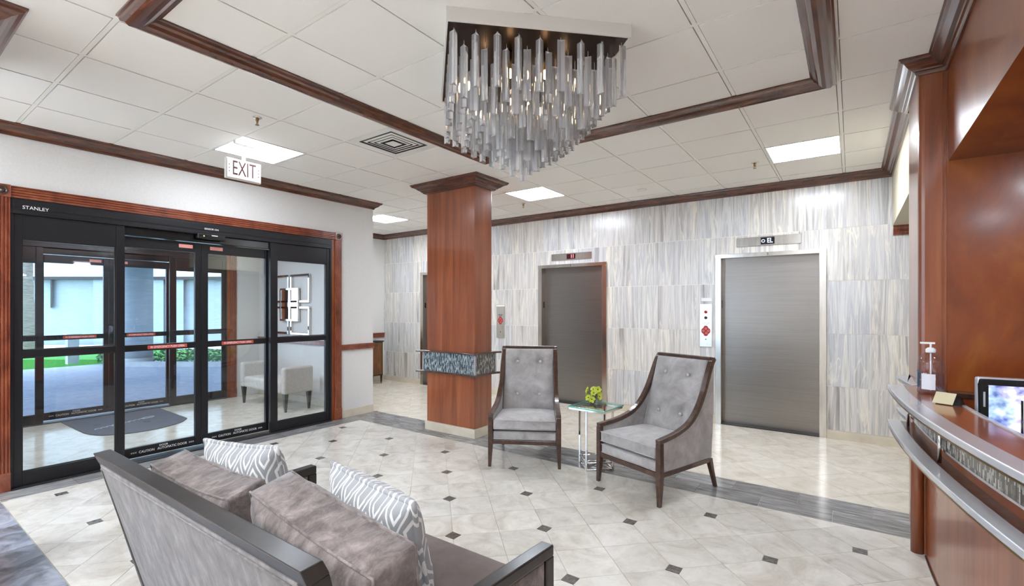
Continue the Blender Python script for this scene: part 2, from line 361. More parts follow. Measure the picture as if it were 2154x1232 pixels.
def text_geo(body, size, depth=.0008, ax='CENTER', squash=1.0):
    cu = bpy.data.curves.new('lettering', 'FONT'); cu.body = body; cu.size = size; cu.extrude = depth; cu.align_x = ax; cu.align_y = 'CENTER'; cu.resolution_u = 3
    o = bpy.data.objects.new('lettering', cu); COL.objects.link(o)
    bpy.context.view_layer.update()
    me = bpy.data.meshes.new_from_object(o.evaluated_get(bpy.context.evaluated_depsgraph_get()))
    vs = [(v.co.x*squash, v.co.y, v.co.z) for v in me.vertices]; fs = [list(p.vertices) for p in me.polygons]
    bpy.data.objects.remove(o); bpy.data.curves.remove(cu); bpy.data.meshes.remove(me)
    return vs, fs
def text(g, body, size, T, **k):
    vs, fs = text_geo(body, size, **k); g.add([T(*p) for p in vs], fs); return g

def clip(poly, x0, x1, y0, y1):
    def cl(P, inside, inter):
        out = []
        for i in range(len(P)):
            a, b = P[i-1], P[i]
            if inside(b):
                if not inside(a): out.append(inter(a, b))
                out.append(b)
            elif inside(a): out.append(inter(a, b))
        return out
    def ix(k, c): return lambda a, b: tuple(a[j]+(b[j]-a[j])*(c-a[k])/(b[k]-a[k]) for j in (0, 1))
    for k, c, s in ((0, x0, 1), (0, x1, -1), (1, y0, 1), (1, y1, -1)):
        if not poly: return poly
        poly = cl(poly, lambda p: (p[k]-c)*s >= 0, ix(k, c))
    return poly
def area(P): return abs(sum(P[i-1][0]*P[i][1]-P[i][0]*P[i-1][1] for i in range(len(P))))/2
def inset(P, d):   # shrink towards centroid by about d
    cx = sum(p[0] for p in P)/len(P); cy = sum(p[1] for p in P)/len(P); out = []
    for x, y in P:
        L = math.hypot(x-cx, y-cy); k = max(0, (L-d*1.3)/L) if L > 0 else 1; out.append((cx+(x-cx)*k, cy+(y-cy)*k))
    return out

def sweep(path, prof, z, closed=False):
    """mitred moulding: path = xy points walked with the room on the LEFT; prof = (out, drop) points; returns list of segment G"""
    n = len(path); rings = []
    for i in range(n):
        p = Vector(path[i]).to_2d()
        dirs = []
        if closed or i > 0: dirs.append((p-Vector(path[i-1])).normalized())
        if closed or i < n-1: dirs.append((Vector(path[(i+1) % n])-p).normalized())
        nr = [Vector((-d.y, d.x)) for d in dirs]
        if len(nr) == 2:
            b = nr[0]+nr[1]; b = b/(b.dot(nr[0])) if b.length > 1e-6 else nr[0]
        else: b = nr[0]
        rings.append([(p.x+b.x*o_, p.y+b.y*o_, z+d_) for o_, d_ in prof])
    segs = []
    for i in range(n if closed else n-1):
        segs.append(G().loft([rings[i], rings[(i+1) % n]]))
    return segs
CROWN = [(0,0), (.10,0), (.10,-.010), (.092,-.014), (.090,-.024), (.076,-.028), (.066,-.040), (.052,-.056), (.034,-.064), (.030,-.072), (.020,-.074), (.016,-.086), (.012,-.094), (0,-.094)]

# ================================================================== SETTING
def slab(name, g, m, kind='structure', **k): return build(name, g, m, kind=kind, **k)

# ---- floor
floor = slab('floor', G().box(-8.6,-3.6,-.12, 3.3,6.8,-.004), M['grout'])
def tile_obj(name, poly, m, parent, z0=-.004, z1=0.0):
    P = inset(poly, .0014)
    return build(name, G().prism(P, z0, z1), m, parent)
LX0, LX1, LY0, LY1 = -5.35, .95, .725, 4.07
bx, by = .4358/2*1.0, .441/2
ox, oy = -5.19, 1.044
def lat(i, j): return (ox+(i+j)*bx, oy+(i-j)*by)
hd = .0385
for i in range(-8, 30):
    for j in range(-12, 26):
        P = [lat(i, j), lat(i+1, j), lat(i+1, j+1), lat(i, j+1)]
        cx = sum(p[0] for p in P)/4; cy = sum(p[1] for p in P)/4
        if not (LX0-.4 < cx < LX1+.4 and LY0-.4 < cy < LY1+.4): continue
        Q = []
        for q, (a, b_) in zip(P, ((i, j), (i+1, j), (i+1, j+1), (i, j+1))):
            if a % 2 == 0 and b_ % 2 == 0:
                vx, vy = q; dx, dy = cx-vx, cy-vy
                if abs(dx) > abs(dy): s_ = math.copysign(hd, dx); pts = [(vx+s_, vy-hd*by/bx), (vx+s_, vy+hd*by/bx)]
                else: s_ = math.copysign(hd, dy); pts = [(vx-hd*bx/by, vy+s_), (vx+hd*bx/by, vy+s_)]
                prv = P[P.index(q)-1]
                pts.sort(key=lambda t: (t[0]-prv[0])**2+(t[1]-prv[1])**2); Q += pts
            else: Q.append(q)
        Q = clip(Q, LX0, LX1, LY0, LY1)
        if len(Q) > 2 and area(Q) > .002: tile_obj('marble_tile', Q, M['floor'], floor)
        if i % 2 == 0 and j % 2 == 0:
            vx, vy = P[0]; D = clip([(vx-hd, vy-hd), (vx+hd, vy-hd), (vx+hd, vy+hd), (vx-hd, vy+hd)], LX0, LX1, LY0, LY1)
            if len(D) > 2 and area(D) > .0008: tile_obj('inset_tile', D, M['dot'], floor)
# grey stone strip between lobby and lift lobby
for r_, (y0, y1, sh) in enumerate(((4.07, 4.313, -.582), (4.317, 4.56, -.344))):
    x = sh+.467*3
    while x > -5.9:
        a0, a1 = max(x-.467, -5.9), min(x, .95)
        if r_ == 0: a0 = max(a0, -5.35)
        if a1-a0 > .05: tile_obj('border_plank', [(a0, y0), (a1, y0), (a1, y1), (a0, y1)], M['plank'], floor)
        x -= .467
for (x0, x1, sh) in ((-5.63, -5.35, 0),):
    y = .725
    while y < 4.3:
        y1 = min(y+.467, 4.313)
        if y1-y > .05: tile_obj('border_plank', [(x0, y), (x1, y), (x1, y1), (x0, y1)], M['plank_y'], floor)
        y += .467
for r_, (y0, y1) in enumerate(((.48, .722), (.235, .477))):
    x = -5.63+(.15 if r_ else 0)
    while x < -.6:
        tile_obj('border_plank', [(x, y0), (x+.467, y0), (x+.467, y1), (x, y1)], M['slate'], floor); x += .467
# lift lobby tiles, laid diagonally
def diag(parent, x0, x1, y0, y1, t, m, o=(0, 0), name='marble_tile'):
    h = t/math.sqrt(2)
    for i in range(-60, 60):
        for j in range(-60, 60):
            cx = o[0]+(i+j)*h; cy = o[1]+(i-j)*h
            if not (x0-h < cx < x1+h and y0-h < cy < y1+h): continue
            P = clip([(cx-h, cy), (cx, cy-h), (cx+h, cy), (cx, cy+h)], x0, x1, y0, y1)
            if len(P) > 2 and area(P) > .004: tile_obj(name, P, m, parent)
floor2 = slab('floor.001', G().box(-7.96,4.562,-.10, .95,6.668,-.0045), M['grout'])
diag(floor2, -7.96, .95, 4.562, 6.668, .457, M['floor2'], (-.3, 6.05))
floor3 = slab('floor.002', G().box(-8.44,.3,-.10, -5.64,4.29,-.0045), M['grout'])
diag(floor3, -8.44, -5.64, .3, 4.29, .457, M['floor2'], (-6.6, 1.2))
floor4 = slab('floor.003', G().box(-5.6,-3.5,-.1, 3.2,.232,-.001), M['floor2'])
slab('floor.004', G().box(.96,.24,-.1, 3.2,3.8,-.001), M['seat_fab'])

# ---- ceiling
GX, GY, GS = -3.1207, .2353, .6096
lights_cells = {(-3,3), (4,8), (-1,8), (-6,8)}
vent_cell = (-1, 4)
ceil = slab('ceiling', G().box(-8.7,-3.6,H+.012, 3.3,6.8,H+.14), M['dark_gap'])
def cell_rect(i, j): return GX+i*GS, GY+j*GS, GX+(i+1)*GS, GY+(j+1)*GS
for i in range(-8, 7):
    for j in range(-1, 11):
        x0, y0, x1, y1 = cell_rect(i, j)
        x0 = max(x0, XH); x1 = min(x1, XR); y1 = min(y1, YW)
        if x1-x0 < .03 or y1-y0 < .03 or (i, j) in lights_cells or (i, j) == vent_cell: continue
        if y1 < 4.5 and x1 < XW+.02: continue
        e = .016
        build('ceiling_tile', G().box(x0+e, y0+e, H-.003, x1-e, y1-e, H+.012), M['ceil'], ceil)
for i in range(-8, 7):
    x = GX+i*GS
    if XH+.02 < x < XR: build('grid_bar', G().box(x-.012, (4.45 if x < XW else GY-GS), H, x+.012, YW, H+.012), M['grid'], ceil)
for j in range(-1, 12):
    y = GY+j*GS
    if y < YW: build('grid_bar', G().box((XH if y > 4.5 else XW), y-.012, H+.0005, XR, y+.012, H+.0125), M['grid'], ceil)
slab('ceiling.001', G().box(XW-.02,-3.5,H-.002, XR,GY-GS-.012,H+.011), M['ceil'])
slab('ceiling.002', G().box(-8.6,.3,2.62, XW-.05,4.3,2.72), M['white'])            # vestibule ceiling

# ---- walls
def wall(name, boxes, m, **k):
    g = G()
    for b_ in boxes: g.box(*b_)
    return slab(name, g, m, **k)
wn2 = thing('added_window_2', None, None, (XW-.1,-1.95,.25), kind='structure')  # unseen side window, added so daylight reaches the ceiling
for k in range(4): yk = -3.4+k*.93; build('mullion', G().box(XW-.13, yk-.03, .25, XW-.07, yk+.03, 2.75), M['mullion'], wn2)
for k in range(3): yk = -3.4+k*.93; build('pane', G().box(XW-.103, yk+.03, .28, XW-.097, yk+.90, 2.72), M['glass'], wn2)
wall('wall_left', [(XW-.2,-3.5,0, XW,-3.43,H), (XW-.2,-3.43,0, XW,-.58,.25), (XW-.2,-3.43,2.75, XW,-.58,H), (XW-.2,-.58,0, XW,.80,H), (XW-.2,3.88,0, XW,4.51,H), (XW-.2,.80,2.42, XW,3.88,H)], M['paint'])
wall('wall_vestibule_right', [(-8.6,4.30,0, XW-.2,4.51,H)], M['paint'])
wall('wall_vestibule_left', [(-8.6,.10,0, XW-.2,.30,2.72)], M['paint'])
wall('wall_vestibule_outer', [(-8.62,.10,0, -8.45,.74,2.72), (-8.62,3.82,0, -8.45,4.30,2.72), (-8.62,.74,2.42, -8.45,3.82,3.2)], M['paint'])
wall('wall_far_left', [(XH-.15,4.40,0, XH,YW+.3,H+.1)], M['paint'])
E3, E2, E1 = (-1.444,-.238), (-4.153,-2.956), (-6.870,-5.665)
ZE = 2.19
op = sorted([E1, E2, E3]); xs = [XH-.15]+[v for o_ in op for v in (o_[0]+.05, o_[1]-.05)]+[1.6]
bs = [(xs[k], YW+.003, 0, xs[k+1], YW+.3, H+.1) for k in range(0, len(xs), 2)]+[(o_[0]+.05, YW+.003, ZE-.05, o_[1]-.05, YW+.3, H+.1) for o_ in op]
wback = wall('wall_back', bs, M['wgrout'])
wall('wall_back.001', [(XH-.15, YW+.31, -.1, 1.7, YW+.45, H+.1)], M['shaft'])  # unseen dark slab added to block light leaking under the lift doors
TS = .605; tx0 = .161
rows = [(.10,.601), (.601,1.206), (1.206,1.811), (1.811,2.413), (2.413,3.017)]
for k in range(-14, 3):
    a, b_ = tx0+k*TS, tx0+(k+1)*TS
    a = max(a, XH); b_ = min(b_, 1.5)
    if b_-a < .03: continue
    for z0, z1 in rows:
        segs = [(a, b_, z0, z1)]
        for ex0, ex1 in op:
            ns = []
            for (p, q, r0, r1) in segs:
                if q <= ex0+.02 or p >= ex1-.02 or r0 >= ZE-.02: ns.append((p, q, r0, r1)); continue
                if p < ex0+.02: ns.append((p, ex0+.02, r0, r1))
                if q > ex1-.02: ns.append((ex1-.02, q, r0, r1))
                if r1 > ZE: ns.append((max(p, ex0+.02), min(q, ex1-.02), ZE-.02, r1))
            segs = ns
        for (p, q, r0, r1) in segs:
            if q-p > .02: build('wall_tile', G().box(p+.0022, YW, r0+.0022, q-.0022, YW+.013, r1-.0022), M['trav'], wback)
# skirting of the lift wall, in lengths between the lifts
xs2 = [XH]+[v for o_ in op for v in o_]+[1.5]
for k in range(0, len(xs2), 2):
    L0, L1 = xs2[k], xs2[k+1]; n = max(1, round((L1-L0)/.6))
    bb = slab('baseboard_back' if k == 0 else 'baseboard_back.%03d' % (k//2), G().box(L0, YW-.012, 0, L1, YW-.0005, .098), M['base'])
wall('baseboard_left', [(XW,3.975,0, XW+.014,4.51,.108)], M['base'], bevel=.003)
wall('baseboard_vestibule', [(-8.44,4.285,0, XW-.21,4.299,.108)], M['base'], bevel=.003)
wall('baseboard_far_left', [(XH,4.52,0, XH+.014,YW-.013,.10)], M['base'])
wall('wall_front', [(XW-.2,-3.7,0, 3.4,-3.5,.25), (XW-.2,-3.7,2.75, 3.4,-3.5,H+.1), (XW-.2,-3.7,.25, -5.3,-3.5,2.75), (-3.1,-3.7,.25, 3.4,-3.5,2.75)], M['paint'])
wn = thing('added_window_1', None, None, (-4.2,-3.6,.25), kind='structure')  # unseen window added behind the camera to let daylight in
g = G()
for k in range(3): xk = -5.3+k*1.1; g = G().box(xk-(.0 if k == 0 else .03), -3.63, .25, xk+(.0 if k == 2 else .03)+(.05 if k == 0 else 0), -3.57, 2.75); build('mullion', g, M['mullion'], wn)
for k in range(2): xk = -5.3+k*1.1; build('pane', G().box(xk+.05, -3.603, .28, xk+1.05, -3.597, 2.72), M['glass'], wn)
slab('ground.001', G().box(-30,-40,-.16, 30,-3.72,-.05), M['concrete'])
wall('wall_right', [(3.2,-3.5,0, 3.4,4.0,H+.1)], M['paint'])
wall('wall_bulkhead', [(XR,-3.5,2.38, .62,3.87,H)], M['cherry_deep'])
slab('ceiling.003', G().box(.62,-3.5,2.38, 3.2,3.87,2.45), M['cherry_deep'])
wall('wall_office_back', [(.46,3.87,0, 3.4,4.47,H)], M['cherry_deep'])
wall('wall_lift_right', [(.355,4.471,2.385, 1.5,YW-.014,H)], M['paint_warm'])
wall('wall_lift_recess', [(1.5,4.47,0, 1.7,YW+.1,H)], M['paint_warm'])
# pier at the end of the counter: rounded nose
pp = [(.459,3.87), (.459,4.47), (.33,4.47), (.33,3.90)]+[(.33+.03*(1-math.cos(t)), 3.90-.03*math.sin(t)) for t in (R(30), R(60), R(90))]
pier = thing('wall_pier', None, None, (.40,4.17,0), kind='structure')
build('pier_shaft', G().prism(pp, 1.05, H), M['cherry'], pier)
build('pier_base', G().prism(pp, 0, 1.05), M['cherry'], pier)
build('corner_post', G().cyl((.327,3.885,.0), (.327,3.885,1.0), .034, n=20), M['cherry'], pier)
build('groove_strip', G().box(.438,3.862,1.05, .446,3.8698,2.93), M['cherry_deep'], pier)
# band shelves wrapping the pier
def wedge(z0, z1, nm):
    P = [(.33,4.47), (.33,3.87)]+[(.30-.048*math.sin(t*PI/2*1.0), 3.84+t*.50) for t in (0,.25,.5,.75,1)]+[(.33,4.36)]
    build(nm, G().prism(P, z0, z1), M['nickel'], pier, bevel=.003)
wedge(1.005, 1.03, 'band_shelf'); wedge(.782, .806, 'band_shelf')
build('mosaic_band', G().box(.318,3.90,.81, .3305,4.44,1.0), M['mosaic_y'], pier)

# crown mouldings (walk with the room on the left)
cpath = [(XW,-3.5)][::-1]
cpath = [(XR,-3.5), (XR,3.87), (.33,3.87), (.33,4.56), (.355,4.56), (.355,YW), (XH,YW), (XH,4.51), (XW,4.51), (XW,-3.5)]
segs = sweep(cpath, CROWN, H)
for (lo, hi) in ((0,1), (1,3), (3,5), (5,6), (6,8), (8,9)):
    g = G()
    for s_ in segs[lo:hi]: g.add(s_.v, s_.f)
    n_ = (0,1,3,5,6,8).index(lo)+1
    slab('trim_%d' % n_, g, M['mould'])
wall('trim_7', [(XW,3.97,.932, XW+.022,4.512,.992), (XW,3.97,.978, XW+.034,4.515,1.0), (XW,3.97,.924, XW+.03,4.514,.94)], M['casing'], bevel=.003)     # chair rails
wall('trim_8', [(-8.44,4.272,.932, XW-.21,4.299,.992), (-8.44,4.262,.985, XW-.21,4.299,1.0)], M['casing'], bevel=.003)
wall('trim_9', [(XH,4.52,.89, XH+.03,YW-.013,.98), (XH,4.52,.97, XH+.045,YW-.013,.985)], M['casing'], bevel=.003)
g = G(); prof = [(0,0), (.075,0), (.07,-.02), (.045,-.04), (.03,-.07), (.012,-.085), (.012,-.10), (0,-.10)]
for s_ in sweep([(1.5,YW-.002), (.36,YW-.002)], prof, 2.388): g.add(s_.v, s_.f)
slab('trim_10', g, M['casing'])

# ceiling frame moulding
FR = [(-.075,0), (-.075,-.012), (-.066,-.018), (-.062,-.034), (-.045,-.040), (-.032,-.058), (-.010,-.064), (.012,-.060), (.030,-.052), (.040,-.036), (.058,-.030), (.064,-.016), (.075,-.012), (.075,0)]
fx0, fx1, fy0, fy1 = -2.995, -.148, .90, 3.80
fr = thing('ceiling_frame_moulding', 'dark walnut rectangular moulding frame fixed to the ceiling around the chandelier', 'moulding', ((fx0+fx1)/2, (fy0+fy1)/2, H))
for s_ in sweep([(fx0,fy0), (fx1,fy0), (fx1,fy1), (fx0,fy1)], FR, H-.001, closed=True): build('moulding_length', s_, M['mould'], fr)

# ================================================================== columns
def column(label, x0, x1, y0, y1, band=True, name='square_column'):
    t = thing(name, label, 'column', ((x0+x1)/2, (y0+y1)/2, 0))
    build('lower_shaft', G().box(x0, y0, .104, x1, y1, .72), M['cherry'], t, bevel=.003)
    build('upper_shaft', G().box(x0, y0, .97 if band else .72, x1, y1, 2.93), M['cherry'], t, bevel=.003)
    build('plinth', G().box(x0-.02, y0-.02, 0, x1+.02, y1+.02, .104), M['base'], t, bevel=.002)
    CAP = [(0,0), (.15,0), (.15,-.012), (.142,-.018), (.136,-.030), (.118,-.036), (.098,-.046), (.074,-.066), (.060,-.072), (.052,-.084), (.040,-.088), (.034,-.100), (.016,-.108), (0,-.110)]
    g = G()
    for s_ in sweep([(x0,y0), (x0,y1), (x1,y1), (x1,y0)], CAP, H-.001, closed=True): g.add(s_.v, s_.f)
    build('capital', g, M['mould'], t)
    if not band: return t
    m_ = .032; zb0, zb1 = .735, .960
    build('mosaic_band', G().box(x0-m_, y0-m_, zb0, x1+m_, y0-m_+.012, zb1), M['mosaic_x'], t)
    g = G().box(x1+m_-.012, y0-m_+.012, zb0, x1+m_, y1+m_, zb1).box(x0-m_, y0-m_+.012, zb0, x0-m_+.012, y1+m_, zb1)
    build('mosaic_band', g, M['mosaic_y'], t)
    build('band_core', G().box(x0-m_+.012, y0-m_+.012, .72, x1+m_-.012, y1+m_, .97), M['blackwood'], t)
    for cx_, cy_ in ((x0-m_, y0-m_), (x1+m_, y0-m_), (x1+m_, y1+m_)):
        build('corner_strip', G().box(cx_-.009, cy_-.009, zb0, cx_+.009, cy_+.009, zb1), M['nickel'], t)
    for z0, z1 in ((.712,.735), (.960,.980)):
        P = []
        e = .10; cxm = (x0+x1)/2; cym = (y0+y1)/2
        # shelf outline bows inwards between flared corners
        def side(ax, ay, bx_, by_, nx, ny):
            for k in range(8):
                u_ = k/8; d = e*(.42+.58*abs(2*u_-1)**3)
                P.append((ax+(bx_-ax)*u_+nx*d, ay+(by_-ay)*u_+ny*d))
        side(x0-e, y0, x1+e, y0, 0, -1); side(x1, y0-e, x1, y1+e, 1, 0); side(x1+e, y1, x0-e, y1, 0, 1); side(x0, y1+e, x0, y0-e, -1, 0)
        build('band_shelf', G().prism(P, z0, z1), M['espresso'], t, bevel=.004)
    return t
column('square cherry column with a blue-grey mosaic band, standing between the entrance and the lifts', -4.284, -3.522, 4.263, 4.586)
column('square column near the camera whose dark capital corner shows at the top left of the photo', -4.284, -3.522, .082, .405, band=False)

# ================================================================== entrance doors
def entrance(X, dy, num, lab, side=1, sensor=True):
    """automatic sliding doors in plane x = X seen from +x"""
    t = thing('door_%d' % num, lab, 'door', (X, 2.316+dy, 0), kind='structure')
    Y = lambda y: y+dy
    def bxp(name, y0, y1, z0, z1, x0, x1, m, bev=.003, parent=None): return build(name, G().box(X+x0, Y(y0), z0, X+x1, Y(y1), z1), m, parent or t, bevel=bev)
    bxp('jamb', .812, .832, 0, 2.41, -.13, .012, M['black']); bxp('jamb', 3.80, 3.822, 0, 2.41, -.13, .012, M['black'])
    hd_ = bxp('header', .812, 3.822, 2.285, 2.412, -.14, .016, M['black'])
    g = G().box(X+.016, Y(.83), 2.335, X+.022, Y(3.80), 2.395).box(X+.014, Y(.83), 2.288, X+.019, Y(3.80), 2.315)
    build('header_cover', g, M['black'], hd_, bevel=.002)
    bxp('track', 1.585, 3.0, 2.205, 2.285, -.13, -.03, M['blackgloss'])
    bxp('threshold', .82, 3.81, 0, .012, -.14, .04, M['mullion'])
    g = G(); text(g, 'STANLEY', .040, lambda a, b_, c: (X+.0225+c, Y(.965)+a, 2.342+b_)); build('lettering', g, M['letter'], hd_)
    def fixed(y0, y1, s0, s1):
        g = G().box(X-.04, Y(y0), .012, X, Y(y0+s0), 2.285).box(X-.04, Y(y1-s1), .012, X, Y(y1), 2.285)
        g.box(X-.036, Y(y0+s0), 2.082, X-.004, Y(y1-s1), 2.285).box(X-.036, Y(y0+s0), .012, X-.004, Y(y1-s1), .128).box(X-.03, Y(y0+s0), 1.085, X-.002, Y(y1-s1), 1.145)
        p = build('fixed_panel', g, M['black'], t, bevel=.003)
        g = G().box(X-.023, Y(y0+s0), .128, X-.018, Y(y1-s1), 1.085).box(X-.023, Y(y0+s0), 1.145, X-.018, Y(y1-s1), 2.082)
        build('glass', g, M['glass'], p)
        g = G()
        for za, zb in ((.128,1.085), (1.145,2.082)):
            for a_, b_ in ((y0+s0, y0+s0+.008), (y1-s1-.008, y1-s1)): g.box(X-.028, Y(a_), za, X-.012, Y(b_), zb)
            g.box(X-.028, Y(y0+s0), za, X-.012, Y(y1-s1), za+.008).box(X-.028, Y(y0+s0), zb-.008, X-.012, Y(y1-s1), zb)
        build('glazing_bead', g, M['mullion'], p)
    fixed(.832, 1.585, .052, .068); fixed(3.0, 3.80, .085, .044)
    def slide(y0, y1, s0, s1, stick_y, sq):
        X2 = X-.075
        g = G().box(X2-.04, Y(y0), .03, X2, Y(y0+s0), 2.20).box(X2-.04, Y(y1-s1), .03, X2, Y(y1), 2.20)
        g.box(X2-.036, Y(y0+s0), 2.095, X2-.004, Y(y1-s1), 2.20).box(X2-.036, Y(y0+s0), .03, X2-.004, Y(y1-s1), .13).box(X2-.03, Y(y0+s0), 1.075, X2, Y(y1-s1), 1.14)
        p = build('sliding_panel', g, M['black'], t, bevel=.003)
        build('glass', G().box(X2-.023, Y(y0+s0), .13, X2-.018, Y(y1-s1), 1.075).box(X2-.023, Y(y0+s0), 1.14, X2-.018, Y(y1-s1), 2.095), M['glass'], p)
        build('warning_sticker', G().box(X2+.0005, Y(stick_y-.175), 1.090, X2+.0018, Y(stick_y+.175), 1.126), M['red_sticker'], p)
        g = G(); text(g, 'IN EMERGENCY PUSH OPEN', .030, lambda a, b_, c: (X2+.002+c, Y(stick_y)+a, 1.107+b_), squash=.80); build('lettering', g, M['letter'], p)
        build('top_sticker', G().box(X2+.0005, Y(sq-.065), 2.135, X2+.0018, Y(sq+.065), 2.172), M['pink_sticker'], p)
        g = G(); cy_ = (y0+y1)/2+.01
        text(g, '<<<  CAUTION   AUTOMATIC DOOR  >>>', .034, lambda a, b_, c: (X2+.0005+c, Y(cy_)+a, .078+b_), squash=.86)
        text(g, 'DOOR', .026, lambda a, b_, c: (X2+.0005+c, Y(cy_)+a, .108+b_))
        build('lettering', g, M['letter'], p)
    slide(1.56, 2.277, .045, .058, 1.965, 2.13); slide(2.281, 3.02, .065, .040, 2.66, 2.43)
    if sensor:
        s_ = bxp('motion_sensor', 2.195, 2.47, 2.235, 2.29, .0, .05, M['blackgloss'], .006)
        build('led', G().box(X+.050, Y(2.25), 2.262, X+.0515, Y(2.258), 2.270), emis('green_led', (.4,1,.2,1), 3), s_)
        build('label_strip', G().box(X+.050, Y(2.33), 2.274, X+.0515, Y(2.39), 2.282), M['letter'], s_)
        g = G(); text(g, 'SENSOR ON', .026, lambda a, b_, c: (X+.0225+c, Y(2.34)+a, 2.348+b_)); build('lettering', g, M['letter'], hd_)
    return t
entrance(XW, 0, 1, 'inner black-framed automatic sliding glass doors between lobby and vestibule')
entrance(-8.46, -.06, 2, 'outer automatic glass doors between vestibule and driveway', sensor=False)
def casing(X, dy, num):
    t = thing('trim_%d' % num, None, None, (X, 2.316+dy, 0), kind='structure')
    FL = [(0,0), (0,.020), (.008,.024), (.014,.024), (.018,.017), (.024,.024), (.034,.024), (.040,.017), (.046,.024), (.056,.024), (.062,.017), (.068,.024), (.078,.024), (.084,.017), (.088,.024), (.095,.024), (.095,0)]
    def flute(y0, z0, y1, z1):    # along direction
        if y0 == y1: rings = [[(X+o_, y0+a, z) for a, o_ in FL] for z in (z0, z1)]
        else: rings = [[(X+o_, y, z0+a) for a, o_ in FL] for y in (y0, y1)]
        build('casing_length', G().loft(rings), M['casing'], t)
    yl, yr, zt = .717+dy, 3.872+dy, 2.415
    flute(yl, .15, yl, zt); flute(yr, .15, yr, zt); flute(yl+.095, zt, yr, zt)
    for y in (yl, yr):
        build('rosette_block', G().box(X, y-.004, zt-.004, X+.03, y+.099, zt+.099), M['casing'], t, bevel=.002)
        c = (X+.03, y+.0475, zt+.0475); g = G()
        prof = [(.001,.012), (.010,.010), (.014,.001), (.024,.001), (.028,.010), (.034,.008), (.038,.0)]
        gl = G().lathe(prof, n=24); g.add([(c[0]+z_, c[1]+x_, c[2]+y_) for x_, y_, z_ in gl.v], gl.f, True)
        build('rosette', g, M['espresso'], t)
        build('plinth_block', G().box(X, y-.004, 0, X+.032, y+.099, .15), M['casing'], t, bevel=.004)
    build('jamb_lining', G().box(X-.14, yr-.05, 0, X+.004, yr+.001, 2.412), M['cherry_deep'], t)
    build('jamb_lining', G().box(X-.14, yl+.094, 0, X+.004, yl+.095, 2.412), M['cherry_deep'], t)
casing(XW, 0, 11); casing(-8.45, -.06, 12)

# exit sign
t = thing('exit_sign', 'lit white EXIT sign hanging from the ceiling in front of the entrance wall', 'exit sign', (-4.5,2.16,2.76))
xs_ = -4.5; y0, y1, z0, z1 = 1.996, 2.308, 2.662, 2.845
build('housing', G().box(xs_-.035, y0, z0, xs_+.0, y1, z1), M['white'], t, bevel=.004)
build('lit_face', G().box(xs_+.0005, y0+.012, z0+.012, xs_+.003, y1-.012, z1-.012), M['exit_face'], t)
build('canopy', G().box(xs_-.03, 2.07, 2.985, xs_+.01, 2.24, 3.016).box(xs_-.022, 2.14, 2.846, xs_-.006, 2.17, 2.985), M['white'], t, bevel=.003)
g = G(); text(g, 'EXIT', .185, lambda a, b_, c: (xs_+.004+c, 2.152+a, (z0+z1)/2+b_+.002), squash=.56)
build('lettering', g, M['exit_letter'], t)
g = G(); 
for yy, s_ in ((y0+.026, -1), (y1-.026, 1)):
    for k in (-1, 0, 1): build('chevron', G().prism([(0,0), (0,0), (0,0)], 0, 0) if 0 else G().add([(xs_+.004, yy+s_*.008, (z0+z1)/2+k*.03), (xs_+.004, yy-s_*.004, (z0+z1)/2+k*.03-.008), (xs_+.004, yy-s_*.004, (z0+z1)/2+k*.03+.008)], [(0,1,2)]), M['exit_letter'], t)

# ceiling lights, vent, sprinklers
def troffer(i, j, label, vis=True, lens=True):
    x0, y0, x1, y1 = cell_rect(i, j)
    t = thing('ceiling_light', label, 'ceiling light', ((x0+x1)/2, (y0+y1)/2, H), group='square light panels in the ceiling')
    e = .022; z = H-.004
    g = G().box(x0+.002, y0+.002, z, x1-.002, y0+e, H+.012).box(x0+.002, y1-e, z, x1-.002, y1-.002, H+.012).box(x0+.002, y0+e, z, x0+e, y1-e, H+.012).box(x1-e, y0+e, z, x1-.002, y1-e, H+.012)
    build('frame', g, M['white'], t); build('diffuser', G().box(x0+e, y0+e, H+.002, x1-e, y1-e, H+.010), M['panel_l'] if j == 8 else M['panel'], t)
troffer(-3, 3, 'square light panel above the exit sign'); troffer(4, 8, 'square light panel in front of the wide right-hand lift')
troffer(-1, 8, 'square light panel between the column and the middle lift'); troffer(-6, 8, 'square light panel left of the column over the hall')
for (i, j) in ((-3,-2), (1,-2), (4,-4), (-1,-5), (4,-1), (-3,-5)):  # unseen panels added to brighten and flatten the room light
    x0, y0, x1, y1 = cell_rect(i, j)
    t = thing('ceiling_light', {(-3,-2):'unseen square light panel added over the second column', (1,-2):'unseen square light panel added just behind the camera', (4,-4):'unseen square light panel added nearest the counter side', (-1,-5):'unseen square light panel added in the middle of the back row', (4,-1):'unseen square light panel added directly over the camera side of the counter', (-3,-5):'unseen square light panel added beside the unseen rear windows'}[(i, j)], 'ceiling light', ((x0+x1)/2, (y0+y1)/2, H), group='square light panels in the ceiling')
    build('diffuser', G().box(x0+.02, y0+.02, H-.010, x1-.02, y1-.02, H-.004), M['panel_b'], t)
t = thing('ceiling_light', 'unseen round downlight added over the far end of the desk', 'ceiling light', (1.1,2.8,2.37), group='added downlights over the desk')  # unseen downlights added to brighten the desk side
build('diffuser', G().cyl((1.1,2.8,2.365), (1.1,2.8,2.379), .12, n=24), M['panel_b'], t)
for yy in (1.2,): copytree(t, None, (1.1,yy,2.37), label='unseen round downlight added over the near end of the desk')
t = thing('ceiling_light', 'long light panel added in the vestibule ceiling', 'ceiling light', (-7.0,2.3,2.62))  # panel added to brighten the vestibule
build('diffuser', G().box(-7.3,1.7,2.608, -6.7,2.9,2.618), M['panel'], t)
x0, y0, x1, y1 = cell_rect(*vent_cell)
t = thing('air_vent', 'white square ceiling air diffuser with black louvre gaps beside the walnut frame', 'air vent', ((x0+x1)/2, (y0+y1)/2, H))
